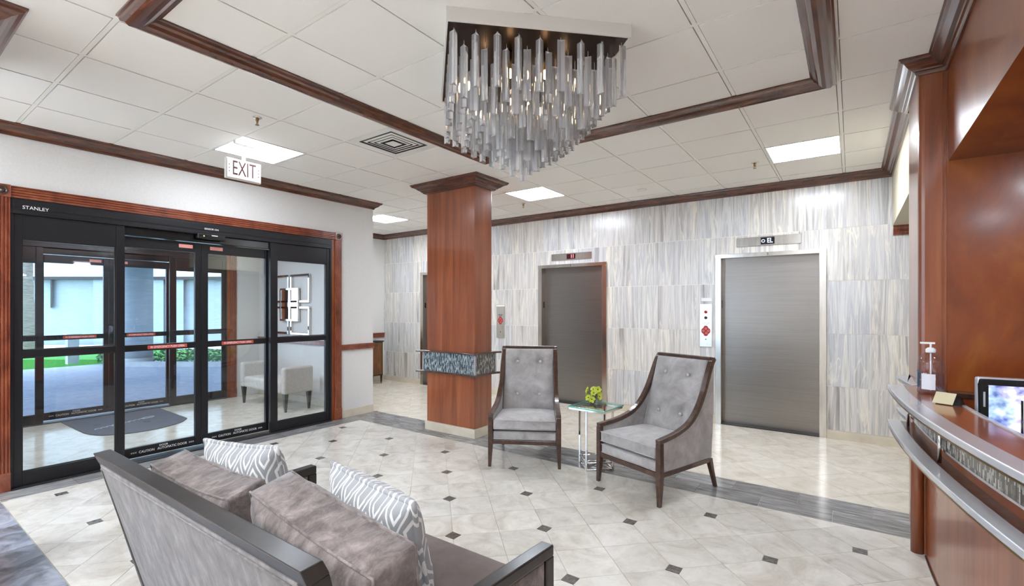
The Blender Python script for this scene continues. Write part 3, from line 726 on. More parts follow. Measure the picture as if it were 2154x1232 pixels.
build('back_plate', G().box(x0+.014, y0+.014, H+.006, x1-.014, y1-.014, H+.011), M['blackgloss'], t)
cx, cy = (x0+x1)/2, (y0+y1)/2
for k, (ro, ri, dz) in enumerate(((.291,.222,.0), (.190,.172,-.004), (.150,.132,-.006), (.110,.092,-.008))):
    g = G(); zo, zi = H-.001+(.0 if k == 0 else dz+.006), H-.002+dz*.5
    o_ = [(cx-ro,cy-ro,zo), (cx+ro,cy-ro,zo), (cx+ro,cy+ro,zo), (cx-ro,cy+ro,zo)]; i_ = [(cx-ri,cy-ri,zi), (cx+ri,cy-ri,zi), (cx+ri,cy+ri,zi), (cx-ri,cy+ri,zi)]
    up = lambda L: [(a, b_, c+.004) for a, b_, c in L]
    for q in range(4): r_ = (q+1) % 4; g.hexa([o_[q], o_[r_], i_[r_], i_[q]], up([o_[q], o_[r_], i_[r_], i_[q]]))
    build('louvre', g, M['white'], t)
build('centre_plate', G().box(cx-.055, cy-.055, H-.006, cx+.055, cy+.055, H-.002), M['white'], t)
def sprinkler(x, y, lab):
    t = thing('sprinkler', lab, 'sprinkler', (x, y, H-.004))
    build('escutcheon', G().lathe([(.001,-.010), (.018,-.010), (.034,-.004), (.036,0), (.001,0)], (x, y, H-.003)), M['chrome'], t)
    b_ = build('body', G().lathe([(.001,-.012), (.013,-.012), (.012,-.030), (.007,-.036), (.007,-.045), (.001,-.045)], (x, y, H)), M['brass'], t)
    g = G().box(x-.011, y-.002, H-.062, x-.008, y+.002, H-.03).box(x+.008, y-.002, H-.062, x+.011, y+.002, H-.03).cyl((x,y,H-.066), (x,y,H-.062), .015, n=12)
    build('deflector', g, M['brass'], t)
sprinkler(-3.828, 1.932, 'brass ceiling sprinkler above the exit sign'); sprinkler(-.82, 5.56, 'brass ceiling sprinkler beside the right-hand light panel'); sprinkler(-3.86, 5.78, 'ceiling sprinkler just right of the column capital')
t = thing('smoke_detector', 'flat white ceiling cover near the lift wall crown', 'detector', (-2.18,5.99,H))
build('body', G().lathe([(.001,-.018), (.02,-.018), (.055,-.012), (.062,0), (.001,0)], (-2.18,5.99,H-.003)), M['white'], t)

# ================================================================== lifts
def lift(num, x0, x1, lab, digit, floor_txt, blue):
    t = thing('door_%d' % num, lab, 'lift door', ((x0+x1)/2, YW, 0), kind='structure')
    fw = .072; zt = ZE
    g = G().box(x0, YW-.022, 0, x0+fw, YW+.13, zt-.05).box(x1-fw, YW-.022, 0, x1, YW+.13, zt-.05)
    build('frame', g, M['steel_v'], t, bevel=.003)
    build('frame_head', G().box(x0, YW-.024, zt-.052, x1, YW+.13, zt), M['steel_v'], t, bevel=.003)
    build('door_panel', G().box(x0+fw, YW+.10, .012, x1-fw, YW+.128, zt-.05), M['steel'], t)
    build('sill', G().box(x0+fw, YW-.01, 0, x1-fw, YW+.10, .010), M['mullion'], t)
    g = G(); text(g, digit, .045, lambda a, b_, c: ((x0+x1)/2+a, YW-.0248-c, zt-.026+b_)); build('lettering', g, M['letter_dk'], t)
    build('braille_plate', G().box(x0+fw, YW+.03, 1.50, x0+fw+.002, YW+.065, 1.60), M['blackgloss'], t)
    ic = (x0+x1)/2; w2 = .352
    s_ = thing('lift_indicator', ('steel floor indicator with %s display above the ' % ('blue' if blue else 'red'))+{3:'right-hand lift', 4:'middle lift', 5:'lift behind the column'}[num], 'indicator', (ic, YW, 2.31))
    za, zb = (2.270,2.386) if blue else (2.250,2.358)
    build('plate', G().box(ic-w2, YW-.010, za, ic+w2, YW, zb), M['steel_v'], s_, bevel=.003)
    zc = (za+zb)/2
    build('display', G().box(ic-.075, YW-.012, za+.015, ic+.075, YW-.0098, zb-.015), M['led_offb' if blue else 'led_off'], s_)
    g = G(); text(g, floor_txt, .080, lambda a, b_, c: (ic+.024+a, YW-.0122-c, zc+b_), squash=.8); build('lettering', g, M['led_blue' if blue else 'led_red'], s_)
    if blue:
        gl = G().lathe([(.012,0), (.021,0), (.021,.002), (.012,.002)], n=20)
        build('direction_arrow', G().add([(ic-.048+a, YW-.0125-c, zc+b_) for a, b_, c in gl.v], gl.f), M['letter'], s_)
lift(3, *E3, 'wide brushed steel lift door numbered 3 at the right', '3', 'EL', True)
lift(4, *E2, 'brushed steel lift door numbered 2 behind the left armchair', '2', '11', False)
lift(5, *E1, 'brushed steel lift door mostly hidden behind the column', '1', '11', False)
def callpanel(x0, x1, z0, z1, lab, two):
    t = thing('call_panel', lab, 'call panel', ((x0+x1)/2, YW, z0)); cx = (x0+x1)/2
    build('plate', G().box(x0, YW-.012, z0, x1, YW, z1), M['steel_v'], t, bevel=.003)
    def button(z, r, m):
        gl = G().lathe([(.001,.006), (r*.5,.006), (r*.55,.002), (r,.004), (r,0)], n=20); build('button', G().add([(cx+a, YW-.012-c, z+b_) for a, b_, c in gl.v], gl.f, True), m, t)
    if two: button(z1-.105, .020, M['red_mark']); button(z1-.18, .020, M['blackgloss'])
    g = G(); zc = z0+.21 if two else z0+.30; r_ = .062
    P = []
    for k in range(32):
        a = 2*PI*k/32; rr = r_*(.80+.20*abs(math.cos(2*a))**1.5+.06*math.sin(4*a)**2); P.append((cx+rr*math.cos(a)*.9, zc+rr*math.sin(a)*1.1))
    g.add([(p[0], YW-.0128, p[1]) for p in P], [list(range(32))]); build('call_mark', g, M['red_mark'], t)
    g = G()
    for dx, dz in ((0,.03), (.03,0), (-.03,0), (.008,-.03)):
        gl = G().lathe([(.008,0), (.013,0), (.013,.0015), (.008,.0015)], n=14); g.add([(cx+dx+a, YW-.0135-c, zc+dz+b_) for a, b_, c in gl.v], gl.f)
    build('call_symbol', g, M['pink_sticker'], t)
    g = G(); text(g, 'IN CASE OF FIRE', .016, lambda a, b_, c: (cx+a, YW-.0128-c, zc+.10+b_), squash=.8); text(g, 'USE STAIRS', .016, lambda a, b_, c: (cx+a, YW-.0128-c, zc+.082+b_), squash=.8)
    build('lettering', g, M['letter_dk'], t)
    build('keyhole', G().cyl((cx,YW-.0135,z0+.10), (cx,YW-.0125,z0+.10), .008, n=12), M['blackgloss'], t)
callpanel(-1.639, -1.482, .99, 1.553, 'steel lift call panel with two buttons left of the right-hand lift', True)
callpanel(-5.004, -4.838, .985, 1.536, 'narrow steel lift call panel between the column and the middle lift', False)
build('notice_plate', G().box(-1.62, YW-.006, 1.588, -1.487, YW, 1.634), M['letter'], None, bevel=.002, label='small white notice plate above the right-hand call panel', cat='sign')

# ================================================================== armchairs
def hw(y): return .345-.045*((y+.365)/.73)
RAIL = [(-.365,.505), (-.30,.513), (-.20,.525), (-.10,.545), (0,.578), (.08,.628), (.15,.70), (.21,.79), (.255,.88), (.30,.975), (.335,1.04), (.375,1.088)]
def smoothpath(P, n=4):
    out = []
    for i in range(len(P)-1):
        p0 = P[max(i-1,0)]; p1 = P[i]; p2 = P[i+1]; p3 = P[min(i+2,len(P)-1)]
        for k in range(n):
            t = k/n; out.append(tuple(.5*((2*p1[j])+(-p0[j]+p2[j])*t+(2*p0[j]-5*p1[j]+4*p2[j]-p3[j])*t*t+(-p0[j]+3*p1[j]-3*p2[j]+p3[j])*t**3) for j in range(len(p1))))
    out.append(tuple(P[-1])); return out
def armchair(label, loc, rz):
    t = thing('slipper_armchair', label, 'armchair', loc, rz, 'grey velvet armchairs')
    kw = dict(world=False)
    rail = smoothpath(RAIL, 3)
    for s in (-1, 1):
        rings = []
        for i, (y, z) in enumerate(rail):
            a = rail[max(i-1,0)]; b_ = rail[min(i+1,len(rail)-1)]; ty, tz = b_[0]-a[0], b_[1]-a[1]; L = math.hypot(ty, tz); ny, nz = -tz/L, ty/L
            xo = s*hw(y); xi = s*(hw(y)-.048); th = .034
            rings.append([(xo, y, z), (xi, y, z), (xi, y-ny*th, z-nz*th), (xo, y-ny*th, z-nz*th)])
        build('arm_rail', G().loft(rings), M['espresso'], t, bevel=.006, **kw)
        # front leg + post
        x1, x0 = s*.345, s*(.345-.046)
        def q(xa, xb, ya, yb, z): return [(xa, ya, z), (xb, ya, z), (xb, yb, z), (xa, yb, z)]
        sq = lambda w0, z, dy=0: q(s*.345, s*(.345-w0), -.365+dy, -.365+w0+dy, z)
        build('leg', G().loft([q(s*.343, s*(.343-.028), -.369, -.341, 0), q(s*.345, s*(.345-.040), -.366, -.326, .13), sq(.046, .25), sq(.044, .475)]), M['espresso'], t, bevel=.004, **kw)
        hb = hw(.33)
        build('leg', G().loft([q(s*(hb+.005), s*(hb-.022), .372, .400, 0), q(s*hb, s*(hb-.034), .330, .366, .14), q(s*hb, s*(hb-.042), .295, .340, .25)]), M['espresso'], t, bevel=.004, **kw)
        # upholstered side
        o_ = []; i_ = []
        top = [(y, z-.030) for y, z in rail if y < .366]
        g = G(); ys = [p[0] for p in top]
        rings = []
        for (y, z) in top:
            y = max(y, -.325); bot = .255
            rings.append([(s*(hw(y)-.004), y, bot), (s*(hw(y)-.004), y, z), (s*(hw(y)-.040), y, z), (s*(hw(y)-.040), y, bot)])
        # back edge runs down vertically-ish: clamp bottom forward for last samples
        for r_, (y, z) in zip(rings, top):
            if y > .33:
                zb = .255+(y-.33)/.045*.55*1.0
                r_[0] = (r_[0][0], y, min(zb, z-.01)); r_[3] = (r_[3][0], y, min(zb, z-.01))
        build('side_panel', g.loft(rings), M['velvet'], t, bevel=.004, **kw)
    # top rail
    yb, zb = RAIL[-1]; h_ = hw(yb)
    build('top_rail', G().box(-h_+.03, yb-.032, zb-.034, h_-.03, yb+.008, zb+.001), M['espresso'], t, bevel=.008, **kw)
    # seat frame rails
    g = G().box(-.30,-.360,.215, .30,-.325,.255)
    build('seat_frame', g, M['espresso'], t, bevel=.004, **kw)
    for s in (-1, 1):
        build('seat_frame', G().hexa([(s*.343,-.32,.218), (s*.308,-.32,.218), (s*(hw(.3)-.036),.30,.218), (s*(hw(.3)-.002),.30,.218)], [(s*.343,-.32,.255), (s*.308,-.32,.255), (s*(hw(.3)-.036),.30,.255), (s*(hw(.3)-.002),.30,.255)]), M['espresso'], t, bevel=.003, **kw)
    build('seat_frame', G().box(-hw(.33)+.04,.30,.215, hw(.33)-.04,.333,.255), M['espresso'], t, **kw)
    # upholstered front band
    build('seat_base', G().box(-.298,-.350,.256, .298,.20,.331), M['velvet'], t, bevel=.012, seg=3, **kw)
    g = G().tube([(-.295,-.353,.262), (.295,-.353,.262)], .004).tube([(-.295,-.351,.328), (.295,-.351,.328)], .004)
    build('piping', g, M['velvet'], t, **kw)
    # seat cushion: rounded box with crown
    N = 12; g = G(); rows_ = []
    def cushion(x0, x1, y0, y1, z0, z1, crown):
        vs = []; fs = []
        for side, zz in ((0, z0), (1, z1)):
            for j in range(N+1):
                for i in range(N+1):
                    u_ = i/N; v_ = j/N; k = (1-(2*u_-1)**4)*(1-(2*v_-1)**4)
                    nar = 1-.07*v_
                    xm = (x0+x1)/2; x = xm+(x0+(x1-x0)*u_-xm)*nar
                    vs.append((x, y0+(y1-y0)*v_, zz+(crown*k if side else 0)))
        n1 = (N+1)**2
        for j in range(N):
            for i in range(N):
                a = j*(N+1)+i; fs.append((a, a+N+1, a+N+2, a+1)); fs.append((n1+a, n1+a+1, n1+a+N+2, n1+a+N+1))
        for i in range(N):
            a = i; fs.append((a, a+1, n1+a+1, n1+a)); a = N*(N+1)+i; fs.append((a+1, a, n1+a, n1+a+1))
            a = i*(N+1); fs.append((a+N+1, a, n1+a, n1+a+N+1)); a = i*(N+1)+N; fs.append((a, a+N+1, n1+a+N+1, n1+a))
        return vs, fs
    vs, fs = cushion(-.297, .297, -.362, .17, .350, .442, .030)
    seat = build('seat_cushion', G().add(vs, fs, True), M['velvet'], t, bevel=.014, seg=3, **kw)
    loop = lambda z: [(-.294,-.361,z), (0,-.3625,z+.003), (.294,-.361,z)]
    build('piping', G().tube(loop(.437), .0045).tube(loop(.360), .0045), M['velvet'], seat, **kw)
    # inner back, tufted
    NX, NZ = 32, 40; vs = []; fs = []
    tuft = [(-.115,.60), (.115,.60), (-.12,.93), (.12,.93)]
    def backpt(u_, v_):
        z = .42+(1.06-.42)*v_; w_ = (hw(.15+.2*v_)-.045); x = (2*u_-1)*w_
        y = .145+.185*v_**1.15
        k = (1-(2*u_-1)**4)*(1-(2*v_-1)**6)
        d = .040*k
        for tx_, tz_ in tuft: d -= .024*math.exp(-((x-tx_)**2+(z-tz_)**2)/.0010)+.010*math.exp(-((x-tx_)**2+(z-tz_)**2)/.006)
        return (x, y-d, z)
    for j in range(NZ+1):
        for i in range(NX+1): vs.append(backpt(i/NX, j/NZ))
    n1 = len(vs)
    for j in range(NZ+1):
        for i in range(NX+1): x, y, z = backpt(i/NX, j/NZ); vs.append((x, .165+.185*(j/NZ)**1.15+.02, z))
    for j in range(NZ):
        for i in range(NX):
            a = j*(NX+1)+i; fs.append((a, a+1, a+NX+2, a+NX+1)); fs.append((n1+a, n1+a+NX+1, n1+a+NX+2, n1+a+1))
    for i in range(NX):
        a = i; fs.append((a+1, a, n1+a, n1+a+1)); a = NZ*(NX+1)+i; fs.append((a, a+1, n1+a+1, n1+a))
    for j in range(NZ):
        a = j*(NX+1); fs.append((a, a+NX+1, n1+a+NX+1, n1+a)); a = a+NX; fs.append((a+NX+1, a, n1+a, n1+a+NX+1))
    back = build('backrest', G().add(vs, fs, True), M['velvet'], t, **kw)
    for tx_, tz_ in tuft:
        v_ = (tz_-.42)/.64; y = .145+.185*v_**1.15-.022
        build('button', G().sphere((tx_, y-.002, tz_), .0145, 8, (1,.6,1)), M['velvet_btn'], back, **kw)
    # outside back
    ho = hw(.35)-.004
    build('outer_back', G().hexa([(-ho,.312,.256), (ho,.312,.256), (ho,.334,.256), (-ho,.334,.256)], [(-h_+.006,.345,1.06), (h_-.006,.345,1.06), (h_-.006,.378,1.06), (-h_+.006,.378,1.06)]), M['velvet'], t, bevel=.004, **kw)
    return t
ch1 = armchair('grey velvet armchair with dark wood frame, left of the glass side table', (-2.673,4.072,0), R(29))
copytree(ch1, None, (-1.352,4.061,0), R(-21.8), 'grey velvet armchair with dark wood frame, right of the glass side table')

# ================================================================== side table + flowers
TZ = .58; tc_ = (-1.97,4.19)
t = thing('side_table', 'square chrome side table with a glass top between the two armchairs', 'side table', tc_+(0,), R(-4))
h_ = .185
build('glass_top', G().box(-h_-.006,-h_-.006,TZ-.012, h_+.006,h_+.006,TZ), M['tabletop'], t, world=False, bevel=.002)
g = G(); q_ = h_+.0062
for a in (-1, 1): g.box(-q_-.001, a*q_-.001, TZ-.0115, q_+.001, a*q_+.001, TZ-.0005).box(a*q_-.001, -q_, TZ-.0115, a*q_+.001, q_, TZ-.0005)
build('glass_edge', g, M['glass_edge'], t, world=False)
g = G(); e = .018
for a in (-1, 1): g.box(-h_, a*h_-(e if a > 0 else 0), TZ-.032, h_, a*h_+(0 if a > 0 else e), TZ-.0125); g.box(a*h_-(e if a > 0 else 0), -h_+e, TZ-.032, a*h_+(0 if a > 0 else e), h_-e, TZ-.0125)
build('top_frame', g, M['chrome'], t, world=False, bevel=.002)
for x, y in ((-h_+.01,0), (h_-.01,0), (0,-h_+.01), (0,h_-.01)): build('leg', G().box(x-.009, y-.009, 0, x+.009, y+.009, TZ-.032), M['chrome'], t, world=False, bevel=.0015)
r_ = h_-.01
for z in (.012, .075):
    g = G(); pts = [(-r_,0), (0,-r_), (r_,0), (0,r_)]
    for k in range(4):
        a, b_ = pts[k], pts[(k+1) % 4]; g.tube([(a[0], a[1], z), (b_[0], b_[1], z)], .008, 4)
    build('base_frame', g, M['chrome'], t, world=False)
build('cross_bar', G().box(-r_+.009,-.008,.004, r_-.009,.008,.02).box(-.008,-r_+.009,.021, .008,r_-.009,.037), M['chrome'], t, world=False)
FZ = TZ+.001; fc = (-2.03,4.26)
t = thing('flower_arrangement', 'small bunch of lime green orchids on the glass side table', 'flowers', fc+(FZ,))
build('vase', G().lathe([(.001,0), (.030,0), (.034,.005), (.036,.05), (.034,.05), (.032,.006), (.001,.004)], fc+(FZ,)), M['bottle'], t)
g = G()
rs = random.Random(3); heads = []
for k in range(9):
    a = rs.uniform(0, 2*PI); rr = rs.uniform(.01,.065); heads.append((fc[0]+rr*math.cos(a), fc[1]+rr*math.sin(a), FZ+rs.uniform(.06,.145)-rr*.3))
heads += [(fc[0]-.045,fc[1]-.02,FZ+.125), (fc[0]+.05,fc[1]-.01,FZ+.135), (fc[0],fc[1]-.03,FZ+.04)]
for h in heads: g.tube([(fc[0], fc[1], FZ+.01), ((fc[0]+h[0])/2, (fc[1]+h[1])/2, (FZ+h[2])/2+.0), h], .0022, 5)
build('stems', g, M['stem'], t)
for h in heads:
    g = G(); dirv = Vector((h[0]-fc[0]+rs.uniform(-.02,.02), h[1]-fc[1]-.03, .03)).normalized(); q = dirv.to_track_quat('Z', 'Y')
    for k in range(6):
        a = 2*PI*k/6+rs.uniform(-.2,.2); L = .034*rs.uniform(.85,1.15); W = .016
        vs = []
        for iu in range(4):
            for iv in range(3):
                u_ = iu/3; v_ = iv/2*2-1; p = Vector((L*u_*math.cos(a)-W*v_*math.sin(PI*(.15+.75*u_))*math.sin(a), L*u_*math.sin(a)+W*v_*math.sin(PI*(.15+.75*u_))*math.cos(a), .012*math.sin(u_*2.2)+.004*v_*v_))
                vs.append(Vector(h)+q @ p)
        g.add(vs, [(i*3+j, i*3+j+1, (i+1)*3+j+1, (i+1)*3+j) for i in range(3) for j in range(2)], True)
    fl = build('blossom', g, M['petal'], t)
    build('throat', G().sphere(tuple(Vector(h)+q @ Vector((0,0,.007))), .0055, 6), M['throat'], fl)

# ================================================================== sofa
SX0, SX1 = -2.645, -1.055   # back, x extent
sofa = thing('sofa', 'two-seat grey velvet sofa with black wood frame, seen from behind at the bottom left', 'sofa', (-1.85,1.2,0))
def yb_at(z): return .640+(.88-z)*.265
# top rail of the back (raked)
zt = .88
build('back_rail', G().hexa([(SX0,yb_at(.832),.832), (SX1,yb_at(.832),.832), (SX1,yb_at(.832)+.062,.842), (SX0,yb_at(.832)+.062,.842)], [(SX0,.632,zt), (SX1,.632,zt), (SX1,.694,zt+.004), (SX0,.694,zt+.004)]), M['blackwood'], sofa, bevel=.004)
build('back_rail', G().hexa([(SX0,yb_at(.20),.17), (SX1,yb_at(.20),.17), (SX1,yb_at(.20)+.05,.17), (SX0,yb_at(.20)+.05,.17)], [(SX0,yb_at(.24),.215), (SX1,yb_at(.24),.215), (SX1,yb_at(.24)+.05,.215), (SX0,yb_at(.24)+.05,.215)]), M['blackwood'], sofa, bevel=.004)
for xa, xb in ((SX0, SX0+.03), (SX1-.045, SX1)):
    build('back_post', G().hexa([(xa,yb_at(.2),.17), (xb,yb_at(.2),.17), (xb,yb_at(.2)+.06,.17), (xa,yb_at(.2)+.06,.17)], [(xa,yb_at(.835)+.001,.835), (xb,yb_at(.835)+.001,.835), (xb,yb_at(.835)+.061,.842), (xa,yb_at(.835)+.061,.842)]), M['blackwood'], sofa, bevel=.003)
xa, xb = SX0+.026, SX1-.042
build('back_panel', G().hexa([(xa,yb_at(.215)-.004,.215), (xb,yb_at(.215)-.004,.215), (xb,yb_at(.215)+.05,.215), (xa,yb_at(.215)+.05,.215)], [(xa,yb_at(.832)-.004,.832), (xb,yb_at(.832)-.004,.832), (xb,yb_at(.832)+.05,.832), (xa,yb_at(.832)+.05,.832)]), M['sofa_fab'], sofa, bevel=.006)
g = G().tube([(xa+.012, yb_at(.225)-.005, .225), (xa+.012, yb_at(.815)-.005, .815), (xb-.012, yb_at(.815)-.005, .815), (xb-.012, yb_at(.225)-.005, .225)], .004, 6)
build('piping', g, M['sofa_fab'], sofa)
def arm(xb_, xf_, w_):   # inner/outer at back and front (right face x)
    yB, yF, zA = .80, 1.675, .555
    def xx(y): return xb_+(xf_-xb_)*(y-yB)/(yF-yB)
    def bar(y0, y1, z0, z1, m=M['blackwood'], name='arm_frame', dx=0, ww=None, bev=.004):
        ww = ww or w_
        pts = lambda z: [(xx(y0)-ww-dx, y0, z), (xx(y0)-dx, y0, z), (xx(y1)-dx, y1, z), (xx(y1)-ww-dx, y1, z)]
        return build(name, G().hexa(pts(z0), pts(z1)), m, sofa, bevel=bev)
    bar(yB-.06, yF, zA-.045, zA, name='arm_rail', bev=.006); bar(yF-.05, yF, 0, zA-.045, name='leg'); bar(yB+.0, yF-.05, .17, .215)
    bar(yB+.03, yF-.052, .217, zA-.047, M['velvet_dk'], 'arm_panel', dx=.008, ww=w_-.016, bev=.008)
arm(-1.030, -.970, .058); arm(SX0+.055, -2.612, .058)
for x in (SX0+.01, SX1-.06):
    build('leg', G().hexa([(x,.78,0), (x+.04,.78,0), (x+.04,.82,0), (x,.82,0)], [(x,yb_at(.2),.17), (x+.05,yb_at(.2),.17), (x+.05,yb_at(.2)+.05,.17), (x,yb_at(.2)+.05,.17)]), M['blackwood'], sofa, bevel=.003)
build('seat_frame', G().hexa([(-2.60,1.60,.17), (-1.04,1.60,.17), (-1.04,1.64,.17), (-2.60,1.64,.17)], [(-2.60,1.60,.215), (-1.04,1.60,.215), (-1.04,1.64,.215), (-2.60,1.64,.215)]), M['blackwood'], sofa, bevel=.003)
build('seat_base', G().hexa([(-2.58,.86,.20), (-1.10,.86,.20), (-1.05,1.62,.20), (-2.60,1.62,.20)], [(-2.58,.86,.30), (-1.10,.86,.30), (-1.05,1.62,.30), (-2.60,1.62,.30)]), M['seat_fab'], sofa, bevel=.01)
build('seat_cushion', G().hexa([(-2.575,.86,.302), (-1.105,.86,.302), (-1.055,1.645,.302), (-2.605,1.645,.302)], [(-2.575,.86,.43), (-1.105,.86,.43), (-1.055,1.645,.43), (-2.605,1.645,.43)]), M['seat_fab'], sofa, bevel=.02, seg=4)

def pillow(w_, h_, t_, edge, pinch, N=22, sag=0.0, seed=0, wr=.004):
    """soft cushion in local x (width), z (height), y (thickness); base at z=0"""
    rr = random.Random(seed); ph = [rr.uniform(0, 6) for _ in range(8)]
    vs = []; fs = []
    for s_ in (-1, 1):
        for j in range(N+1):
            for i in range(N+1):
                u_ = 2*i/N-1; v_ = 2*j/N-1
                k = max(0, (1-abs(u_)**3.0)*(1-abs(v_)**3.0))**.55
                x = u_*w_/2*(1-pinch*(1-v_*v_)*1.0); z = h_/2+v_*h_/2*(1-pinch*(1-u_*u_))-sag*(1-u_*u_)*(v_+1)/2
                wv = wr*(math.sin(9*u_+ph[0]+3*v_)+math.sin(17*u_-4*v_+ph[1])*.6+math.sin(13*v_+ph[2]+5*u_)*.5)*k
                y = s_*(edge/2+(t_-edge)/2*k)+wv
                vs.append((x, y, z))
    n1 = (N+1)**2
    for j in range(N):
        for i in range(N):
            a = j*(N+1)+i; fs.append((a, a+1, a+N+2, a+N+1)); fs.append((n1+a, n1+a+N+1, n1+a+N+2, n1+a+1))
    rim = [i for i in range(N+1)]+[j*(N+1)+N for j in range(1, N+1)]+[N*(N+1)+i for i in range(N-1, -1, -1)]+[j*(N+1) for j in range(N-1, 0, -1)]
    for k in range(len(rim)):
        a, b_ = rim[k], rim[(k+1) % len(rim)]; fs.append((b_, a, n1+a, n1+b_))
    seam = [vs[i] for i in rim]; seam2 = [vs[n1+i] for i in rim]
    return vs, fs, seam, seam2
def put_pillow(name, lab, loc, rot, w_, h_, t_, edge, pinch, m, seed, sag=0, piping=True, wr=.004):
    vs, fs, s1, s2 = pillow(w_, h_, t_, edge, pinch, seed=seed, sag=sag, wr=wr)
    t = thing(name, lab, 'cushion', loc); t.rotation_euler = rot
    build('cover', G().add(vs, fs, True), m, t, world=False)
    if piping:
        if edge > .03: g = G().tube(s1, .0045, 6, closed=True).tube(s2, .0045, 6, closed=True)
        else: g = G().tube([((a[0]+b_[0])/2, (a[1]+b_[1])/2, (a[2]+b_[2])/2) for a, b_ in zip(s1, s2)], max(.007, edge/2+.002), 8, closed=True)
        build('piping', g, m, t, world=False)
    return t
put_pillow('back_cushion', 'taupe crushed velvet back cushion at the far end of the sofa', (-2.20,.975,.43), (R(13),0,R(1)), .70, .40, .26, .14, .02, M['velvet_dk'], 1, sag=.02, wr=.006)
put_pillow('back_cushion', 'taupe crushed velvet back cushion nearest the camera on the sofa', (-1.39,.985,.452), (R(13),R(6.5),R(-1)), .67, .41, .27, .15, .02, M['velvet_dk'], 5, sag=.01, wr=.006)
put_pillow('throw_pillow', 'grey and white trellis throw pillow at the far end of the sofa', (-2.30,1.19,.44), (R(14),R(-3),R(10)), .50, .45, .20, .018, .05, M['trellis'], 9)
put_pillow('throw_pillow', 'grey and white trellis throw pillow leaning on the nearer back cushion', (-1.455,1.245,.44), (R(14),R(3),R(-5)), .52, .44, .20, .018, .05, M['trellis'], 12)

# ================================================================== chandelier
CX, CY = -1.645, 2.462; HS = .49; PZ = 2.943
chd = thing('chandelier', 'square crystal prism chandelier with a pale metal canopy hanging from the ceiling', 'chandelier', (CX, CY, PZ), R(45))
lc = dict(world=False)
g = G().box(-HS,-HS,0, HS,-HS+.01,H-PZ-.001).box(-HS,HS-.01,0, HS,HS,H-PZ-.001).box(-HS,-HS+.01,0, -HS+.01,HS-.01,H-PZ-.001).box(HS-.01,-HS+.01,0, HS,HS-.01,H-PZ-.001)
build('canopy', g, M['white'], chd, bevel=.002, **lc)
build('mirror_plate', G().box(-HS+.01,-HS+.01,.006, HS-.01,HS-.01,.016), M['bronze'], chd, **lc)
def star(Lc):
    P = []
    for k in range(6):
        a = 2*PI*k/6; r__ = .0235 if k % 2 == 0 else .0095; P.append((r__*math.cos(a), r__*math.sin(a)))
    return G().prism(P, -Lc, 0)
gm = star(.27); meshes = []
def crystal_mesh(Lc):
    g = star(Lc); me = bpy.data.meshes.new('crystal'); me.from_pydata(g.v, [], g.f); me.materials.append(M['crystal'])
    bm = bmesh.new(); bm.from_mesh(me); bmesh.ops.recalc_face_normals(bm, faces=bm.faces); bm.to_mesh(me); bm.free(); return me
cm = crystal_mesh(.27); rc = random.Random(11); wires = G()
def hang(x, y, top, ang):
    o = bpy.data.objects.new('crystal', cm); COL.objects.link(o); o.parent = chd; o.location = (x, y, top); o.rotation_euler = (0,0,ang)
    wires.cyl((x,y,top), (x,y,.006), .0012, n=4, smooth=False)
n9 = 9; sp = .1125
for i in range(n9):
    for j in range(n9):
        r_ = max(abs(i-4), abs(j-4)); top = -.03-(4-r_)*.088
        hang((i-4)*sp, (j-4)*sp, top+rc.uniform(-.006,.006), rc.choice((R(30), R(90), R(150)))+rc.uniform(-.15,.15))
for i in range(8):
    for j in range(8):
        r_ = max(abs(i-3.5), abs(j-3.5)); top = -.03-(4-r_)*.088
        hang((i-3.5)*sp, (j-3.5)*sp, top+rc.uniform(-.01,.01)+.0, rc.uniform(0, 2))
build('suspension_wires', wires, M['chrome'], chd, kind='stuff', **lc)
for k in range(8):
    a = 2*PI*k/8+.3; x, y = .26*math.cos(a), .26*math.sin(a)
    s_ = build('bulb_holder', G().cyl((x,y,.005), (x,y,-.09), .012, n=10), M['brass'], chd, **lc)
    build('bulb', G().sphere((x, y, -.115), .016, 8, (1,1,1.7)), M['bulb'], s_, **lc)

# ================================================================== reception counter
def cx_(y, o=0): return .178+.064*max(0, 3.80-y)**2+o
def lx_(y, o=0): return .177+.058*max(0, 3.92-y)**2+o
ctr = thing('reception_counter', 'curved cherry reception counter with silver ledges and a mosaic band at the right edge', 'reception counter', (.5,2.4,0))
def strip(fn, y0, y1, oa, ob, za, zb, n=28):
    rings = []
    for k in range(n+1):
        y = y0+(y1-y0)*k/n
        rings.append([(fn(y, oa), y, za), (fn(y, ob), y, za), (fn(y, ob), y, zb), (fn(y, oa), y, zb)])
    return G().loft(rings)
YE = .55
build('upper_ledge', strip(cx_, 3.80, YE, 0, .082, 1.004, 1.031), M['nickel'], ctr, bevel=.005)
build('counter_top', strip(cx_, 3.835, YE, .082, .226, .998, 1.028), M['cherry_h'], ctr)
build('rear_edge', strip(cx_, 3.835, YE, .226, .246, .99, 1.034), M['nickel'], ctr, bevel=.003)
build('gold_bead', strip(cx_, 3.80, YE, .003, .02, .996, 1.0035), M['brass'], ctr)
build('mosaic_band', strip(cx_, 3.80, YE, .105, .118, .872, .996), M['mosaic_y'], ctr)
build('band_edge', strip(cx_, 3.80, YE, .100, .121, .862, .872), M['chrome'], ctr)
build('recess_panel', strip(cx_, 3.835, YE, .13, .16, .80, .998), M['cherry_deep'], ctr)
build('lower_ledge', strip(lx_, 3.835, YE, 0, .068, .784, .810), M['nickel'], ctr, bevel=.005)
build('lower_ledge_inner', strip(lx_, 3.835, YE, .068, .20, .786, .805), M['espresso'], ctr)
build('ledge_bead', strip(lx_, 3.835, YE, .003, .02, .776, .7835), M['brass'], ctr)
build('front_panel', strip(lx_, 3.835, YE, .185, .215, .0, .785), M['cherry'], ctr)
